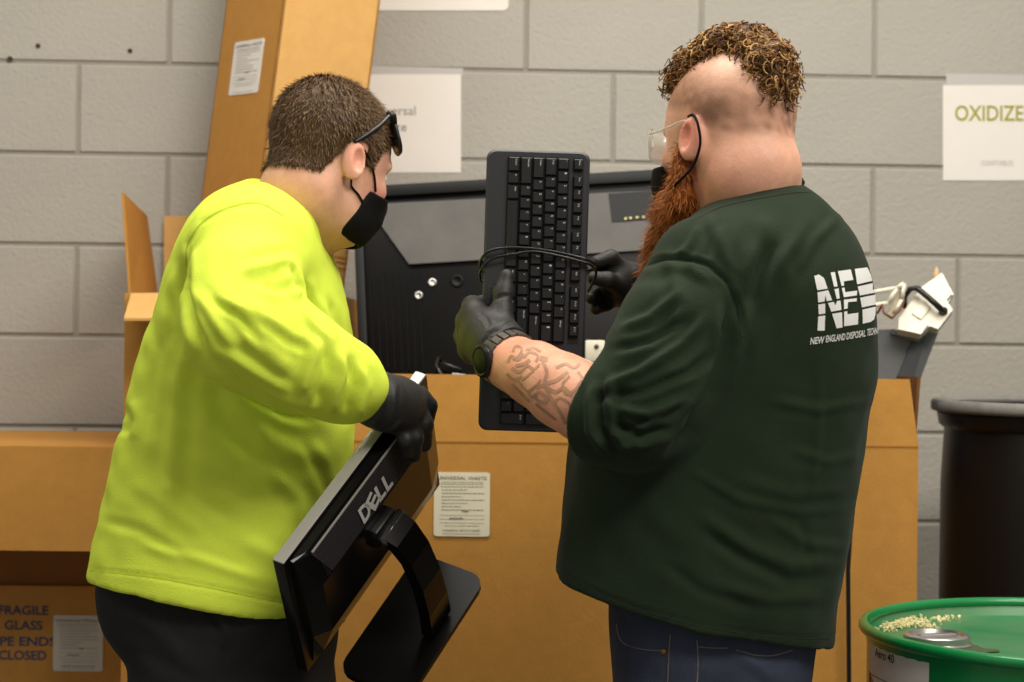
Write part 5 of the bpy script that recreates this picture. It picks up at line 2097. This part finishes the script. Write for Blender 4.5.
# print on the back of the shirt
Z = lambda pts: [(805 + x / 7.575, 260 + y / 7.575) for x, y in pts]
LET = [
    [(68, 122), (102, 112), (140, 118 + 20), (168, 218), (90, 230)] , [(92, 246), (172, 230), (202, 305), (162, 312), (150, 268), (146, 314), (98, 322)],
    [(98, 338), (150, 330), (150, 405), (102, 412)], [(98, 428), (150, 420), (146, 535), (92, 535)],
    [(190, 97), (222, 92), (242, 200), (216, 206)], [(218, 222), (250, 216), (258, 292), (236, 296)], [(170, 326), (214, 318), (226, 345), (238, 312), (264, 308), (272, 378), (196, 392)],
    [(202, 408), (276, 396), (280, 510), (236, 518)],
    [(244, 86), (342, 74), (362, 152), (288, 164), (292, 196), (272, 198)], [(274, 214), (294, 210), (300, 246), (390, 232), (388, 268), (290, 284)],
    [(290, 302), (388, 290), (386, 314), (320, 320), (318, 368), (292, 374)], [(292, 392), (316, 388), (316, 412), (398, 400), (396, 488), (292, 502)],
    [(372, 70), (466, 58), (492, 110), (504, 159), (390, 186)], [(486, 68), (500, 66), (512, 140), (500, 118)], [(394, 202), (520, 174), (526, 248), (410, 270)], [(412, 286), (526, 264), (530, 338), (426, 360)],
    [(430, 376), (530, 354), (528, 410), (516, 452), (490, 470), (432, 482)], [(556, 352), (570, 340), (572, 430), (556, 446)],
]
dc = MB()
for p_ in LET:
    m_ = decal(trees, [Z(p_)], 0.0011)
    if m_.v:
        m_.build('shirt_print', M_PRINT_WHITE, shirt_o)
for s, x0, y0, x1, y1 in (('NEW', 37, 640, 146, 628), ('ENGLAND', 154, 624, 301, 604), ('DISPOSAL', 309, 602, 452, 578), ('TECHNOLOGIES', 466, 574, 640, 540)):
    p0_, p1_ = Z([(x0, y0)])[0], Z([(x1, y1)])[0]
    m_ = decal(trees, text_px(s, *p0_, *p1_, 7.0, 0.012, 0.2), 0.0011, 3.0)
    if m_.v:
        m_.build('shirt_lettering', M_PRINT_WHITE, shirt_o)
# jeans
prow = [(600, 612, 826, 0.175, 2.38), (630, 612, 822, 0.18, 2.38), (650, 613, 818, 0.185, 2.38), (682, 615, 813, 0.185, 2.38), (720, 617, 808, 0.18, 2.38)]
tr2 = px_loft(prow, 2.38, 2.5)


def pants2(P):
    d = tr2(P)
    for hp, ft in zip(hp2, ft2):
        d = smin(d, chain(P, [hp - [-0.03 * (hp[1] < 2.38), 0, 0.08], (hp + ft) / 2, ft + [0, 0, 0.02]], [0.105, 0.085, 0.075], 0.03), 0.03)
    return np.maximum(d, 0.03 - P[:, 2])


vp, fp = mesh_from(pants2, (0.08, 2.1, 0.0), (0.52, 2.66, 1.02), 0.0062, 1)
vp = vp + vnormals(vp, fp) * (0.002 * noise3(vp, 22, 30))[:, None]
vp = folds(vp, fp, [([(617, 625), (622, 645), (650, 652), (668, 652)], -0.003, 2), ([(671, 640), (670, 682)], 0.0025, 2.2), ([(700, 652), (698, 682)], -0.0025, 2.2), ([(735, 648), (760, 660), (790, 650)], -0.003, 2.5), ([(740, 655), (760, 668), (775, 682)], 0.004, 6)])
jeans = mk('jeans', vp, fp, M_JEANS, p2, True)
treej = bvh(vp, fp)
for pts, w_ in (([(617, 624), (620, 638), (630, 646), (650, 650), (664, 650.5)], 1.1), ([(670.5, 634), (669, 660), (668, 684)], 1.1), ([(697, 640), (698, 660), (697, 684)], 1.1), ([(698, 647), (715, 648), (728, 648)], 1.0), ([(736, 650), (755, 655), (775, 655), (792, 650)], 1.3)):
    r_ = ribbon_px(treej, pts, w_, 0.0008)
    if r_.v:
        r_.build('stitching', M_STITCH, jeans, True)
h_ = onto(treej, 664.5, 651.5, 0.0006)
if h_ is not None:
    b = MB()
    b.lathe(h_, [(0.0042, 0), (0.0038, 0.0016), (0.0001, 0.002)], 12, (EX, EZ, NY))
    b.build('rivet', M_BRASS, jeans, True)
for ft in ft2:
    shoe('shoe', p2, (ft[0] + 0.03, ft[1], 0.0), (ft[0] - 0.14, ft[1] + 0.09, 0.0))
# glove on the near hand, gripping the keyboard edge
gd2 = nrm(W(485, 340, 2.37) - W(507, 358, 2.33))


def glove2(P):
    d = chain(P, [W(505, 352, 2.335), W(497, 345, 2.35), W(486, 334, 2.367)], [0.0355, 0.034, 0.027], 0.02)
    d = smin(d, chain(P, [W(497, 350, 2.35), W(478, 345, 2.39), W(472, 325, 2.405)], [0.026, 0.023, 0.021], 0.02), 0.02)
    d = smin(d, chain(P, [W(486, 330, 2.37), W(475, 312, 2.40)], [0.022, 0.017], 0.02), 0.02)
    # thumb up along the key side
    d = smin(d, chain(P, [W(503, 336, 2.352), W(501.5, 312, 2.366), W(503.5, 292, 2.375), W(506.5, 276, 2.378)], [0.0165, 0.0138, 0.0125, 0.0098], 0.008), 0.012)
    # fingers round the edge to the back
    for (x, y, r) in ((472, 306, 0.0125), (466, 321, 0.013), (464, 336, 0.0125), (467, 350, 0.0115)):
        d = smin(d, chain(P, [W(x + 4, y + 4, 2.40), W(x, y, 2.425), W(x + 14, y - 2, 2.447), W(x + 44, y - 4, 2.445)], [r * 1.15, r * 1.08, r, r * 0.85], 0.006), 0.008)
    return np.maximum(d, ((P - W(508, 350, 2.333)) @ -gd2))


lo, hi = bounds([W(450, 262, 2.28), W(530, 385, 2.28), W(450, 262, 2.47), W(530, 385, 2.47)], 0.012)
vg, fg = mesh_from(glove2, lo, hi, 0.0021)
vg = folds(vg, fg, [([(492, 333), (504, 326), (513, 322)], -0.0014, 2.2), ([(494, 300), (502, 296), (510, 296)], -0.001, 2), ([(484, 352), (494, 340), (508, 334)], 0.0016, 2.2), ([(482, 346), (490, 334), (506, 328)], -0.0014, 2.2),
                    ([(488, 358), (497, 346), (512, 340)], -0.0014, 2), ([(478, 312), (486, 318), (490, 326)], -0.0015, 2.5)])
mk('glove', vg, fg, M_GLOVE, p2, True)


def glove2b(P):
    d = chain(P, [wr2f + [0.02, 0, -0.01], W(630, 286, 2.50), W(618, 280, 2.49)], [0.03, 0.03, 0.026], 0.02)
    for pts, r in (([(622, 270, 2.485), (611, 258, 2.475), (597, 262, 2.465)], 0.0115), ([(616, 276, 2.505), (604, 266, 2.50), (592, 272, 2.48)], 0.0115),
                   ([(616, 288, 2.51), (603, 292, 2.50), (592, 298, 2.48)], 0.011), ([(618, 296, 2.51), (606, 304, 2.505), (596, 309, 2.49)], 0.010),
                   ([(622, 288, 2.475), (608, 280, 2.455), (594, 278, 2.452)], 0.0115)):
        d = smin(d, chain(P, [W(*q) for q in pts], [r * 1.15, r, r * 0.85], 0.005), 0.006)
    return d


lo, hi = bounds([W(585, 250, 2.42), W(665, 320, 2.42), W(585, 250, 2.56), W(665, 320, 2.56)], 0.012)
vg, fg = mesh_from(glove2b, lo, hi, 0.0022)
mk('glove', vg, fg, M_GLOVE, p2, True)
# wristwatch
wc = W(511.5, 361.5, 2.322)
wa = nrm(W(505, 356, 2.335) - W(535, 374.5, 2.275))
wx = nrm(np.cross(wa, np.array([0, 0, 1.0])))
wz = np.cross(wx, wa)
watch = bpy.data.objects.new('wristwatch', None)
COL.objects.link(watch)
watch.parent = p2
watch.matrix_parent_inverse = WORLD[p2.name].inverted()
WORLD[watch.name] = Matrix.Identity(4)
wcen = W(508.5, 359, 2.328)
rw = 0.0375
fdir = nrm(W(492, 366, 2.29) - wcen)
fdir = nrm(fdir - wa * (fdir @ wa))
fside = np.cross(wa, fdir)
nl_ = 22
for k_ in range(nl_):
    a_ = 2 * math.pi * k_ / nl_
    dd = fdir * math.cos(a_) + fside * math.sin(a_)
    if dd @ fdir > 0.86:
        continue
    b = MB()
    tg = np.cross(wa, dd)
    b.obox(wcen + dd * rw, (tg, wa, dd), (rw * math.pi / nl_ * 0.88, 0.0125, 0.0026), 0.0007)
    b.build('strap_link', mat('watch_strap', (84, 80, 72), 0.4, metal=0.3), watch)
b = MB()
b.lathe(wcen + fdir * (rw - 0.004), [(0.021, 0), (0.0225, 0.003), (0.0225, 0.009), (0.019, 0.0115), (0.0175, 0.0105), (0.0001, 0.0102)], 32, (wa, fside, fdir))
wcs = auto_smooth(b.build('watch_case', mat('watch_metal', (40, 39, 36), 0.3, metal=0.5), watch), 40)
b = MB()
b.lathe(wcen + fdir * (rw + 0.0066), [(0.0172, 0), (0.0165, 0.0006), (0.0001, 0.0008)], 32, (wa, fside, fdir))
b.build('watch_dial', mat('watch_glass', (14, 15, 13), 0.5, spec=0.2), wcs, True)
# beard
def beard(P):
    q = to2(P)
    qm = q.copy()
    d = ell(q, (0.060, 0, -0.100), (0.062, 0.072, 0.044))
    d = smin(d, rcone(q, (0.088, 0, -0.115), (0.140, 0, -0.185), 0.062, 0.052), 0.03)
    for s in (-1, 1):
        d = smin(d, chain(q, [(0.012, s * 0.078, -0.028), (0.020, s * 0.078, -0.062), (0.034, s * 0.070, -0.095)], [0.010, 0.014, 0.024], 0.01), 0.015)
    d = d + 0.0025 * noise3(q, 40, 170)
    return d * S2


vbd, fbd = mesh_from(beard, O2 - [0.28, 0.12, 0.27], O2 + [0.12, 0.30, 0.02], 0.0036)
cbd = np.tile(np.array(lin((132, 72, 28)))[None], (len(vbd), 1))
beard_o = mk('beard', vbd, fbd, M_HAIR, p2, True, cbd)
roots, nn = sample(vbd, fbd, 9000, lambda c: np.ones(len(c), bool))
dwn = H2 @ np.array([0.35, 0, -1.0])
dirs = nn * 0.55 + dwn * 0.8 + RNG.normal(size=nn.shape) * 0.35
bo = hair_strands('beard_strands', roots - nn * 0.001, nn, dirs, 0.015, 0.0005, ((150, 80, 28), (176, 100, 38), (122, 66, 26), (196, 124, 58)), beard_o, 0.6)
bo['kind'] = 'stuff'
# curly mohawk: a soft core with ringlets
def core(P):
    q = to2(P)
    d = None
    pth = [(0.058, 0.094), (0.050, 0.108), (0.030, 0.122), (-0.015, 0.128), (-0.055, 0.116), (-0.088, 0.084), (-0.102, 0.045)]
    for i in range(len(pth) - 1):
        wy = (0.42, 0.42, 0.46, 0.52, 0.6, 0.62)[i]
        e = rcone(q * [1, wy, 1] + [0, 0, 0.35] * np.abs(q[:, 1:2]) * (i < 4), (pth[i][0], 0, pth[i][1]), (pth[i + 1][0], 0, pth[i + 1][1]), 0.022, 0.022 if i < 4 else 0.016)
        d = e if d is None else smin(d, e, 0.01)
    return (d + 0.003 * noise3(q, 50, 120)) * S2


vc, fc = mesh_from(core, O2 - [0.16, 0.16, 0.02], O2 + [0.16, 0.16, 0.19], 0.0042)
mo = mk('hair', vc, fc, M_HAIR, p2, True, np.tile(np.array(lin((86, 58, 32)))[None], (len(vc), 1)))
roots, nn = sample(vc, fc, 2300, lambda c: np.ones(len(c), bool))
CM = MB()
cols = []
pal = [(100, 68, 36), (130, 92, 50), (154, 114, 64), (186, 146, 90), (84, 56, 30)]
for i in range(len(roots)):
    p = roots[i] - nn[i] * 0.006
    n3 = nn[i]
    g_ = nrm(n3 * 0.9 + np.array([0, 0, -0.25]) + RNG.normal(size=3) * 0.55)
    a_ = nrm(np.cross(g_, RNG.normal(size=3)))
    b_ = np.cross(g_, a_)
    R0 = RNG.uniform(0.003, 0.007)
    Lc = RNG.uniform(0.008, 0.026)
    turns = RNG.uniform(1.2, 2.4)
    ph = RNG.uniform(0, 6.28)
    pts = []
    for k_ in range(15):
        t_ = k_ / 14
        an = ph + turns * 2 * math.pi * t_
        pts.append(p + g_ * Lc * t_ + (a_ * math.cos(an) + b_ * math.sin(an)) * R0 * (0.6 + 0.5 * t_) + np.array([0, 0, -0.012]) * t_ * t_)
    n0 = len(CM.v)
    rr_ = RNG.uniform(0.0008, 0.0018)
    CM.tube(pts, [rr_ * (1 - 0.6 * (k_ / 14) ** 3) for k_ in range(15)], 5)
    c_ = np.array(lin(pal[RNG.integers(0, 5)]))
    cols += [c_] * (len(CM.v) - n0)
cu_o = CM.build('ringlets', M_HAIR, mo, True, col=np.array(cols))
cu_o['kind'] = 'stuff'
# clear safety glasses
gz = bpy.data.objects.new('safety_glasses', None)
COL.objects.link(gz)
gz.parent = p2
gz.matrix_parent_inverse = WORLD[p2.name].inverted()
WORLD[gz.name] = Matrix.Identity(4)
for s in (-1, 1):
    V, Fc = [], []
    n_ = 12
    for i in range(n_):
        t_ = i / (n_ - 1)
        a_ = t_ * math.radians(80)
        x_, y_ = 0.070 + 0.056 * math.cos(a_), s * (0.014 + 0.066 * math.sin(a_))
        top_, bo_ = 0.016 - 0.004 * t_, -0.030 + 0.016 * t_ ** 2
        for (zz, th3) in ((top_, 0), (bo_, 0), (bo_, 0.0022), (top_, 0.0022)):
            V.append(h2((x_ - th3 * math.cos(a_), y_ - s * th3 * math.sin(a_), zz)))
    for i in range(n_ - 1):
        for j in range(4):
            Fc.append((i * 4 + j, i * 4 + (j + 1) % 4, (i + 1) * 4 + (j + 1) % 4, (i + 1) * 4 + j))
    Fc += [(0, 1, 2, 3), tuple(4 * (n_ - 1) + j for j in (3, 2, 1, 0))]
    mk('lens', V, Fc, M_CLEAR, gz, True)
    b = MB()
    b.tube(spline([h2((0.082, s * 0.082, 0.004)), h2((0.04, s * 0.083, 0.004)), h2((0.0, s * 0.084, 0.006)), h2((-0.02, s * 0.083, -0.004))], 5), 0.0022, 8)
    b.build('temple_arm', M_CLEAR, gz, True)
# ear loops and edge of a black mask on the far side of the face
treeh = bvh(v2h, f2h)
mk_o = bpy.data.objects.new('face_mask', None)
COL.objects.link(mk_o)
mk_o.parent = p2
mk_o.matrix_parent_inverse = WORLD[p2.name].inverted()
WORLD[mk_o.name] = Matrix.Identity(4)


def mask2(P):
    q = to2(P)
    d0 = smin(head_sdf(q, 1.08), ell(q, (0.098, 0, -0.062), (0.034, 0.050, 0.044)), 0.02)
    sh = np.maximum(d0 - 0.010, -(d0 - 0.004))
    return np.maximum(np.maximum(sh, 0.068 - q[:, 0]), np.maximum(q[:, 2] + 0.022 + 0.3 * np.abs(q[:, 1]), -0.105 - q[:, 2]))


vm, fm = mesh_from(mask2, O2 - [0.2, 0.12, 0.14], O2 + [0.12, 0.22, 0.02], 0.003)
mk('mask_panel', vm, fm, M_MASK, mk_o, True)
b = MB()
b.tube(spline([h2((-0.004, 0.080, 0.012)), h2((-0.020, 0.084, 0.010)), h2((-0.033, 0.088, -0.008)), h2((-0.032, 0.086, -0.034)), h2((-0.014, 0.086, -0.060)), h2((0.012, 0.092, -0.078)), h2((0.04, 0.088, -0.085))], 6), 0.0019, 8)
b.build('ear_loop', M_MASK, mk_o, True)
# cord round the neck
b = MB()
ring = []
for a_ in np.linspace(0, 2 * math.pi, 60, endpoint=False):
    o_ = cc + e1 * 0.066 * math.cos(a_) + np.array([0, 1.0, -0.02]) * 0.068 * math.sin(a_) + np.array([0.002, 0, 0.011 + 0.004 * math.cos(a_)])
    ring.append(o_)
b.tube(ring, 0.0013, 6, closed=True)
b.build('neck_cord', M_CABLE, p2, True)
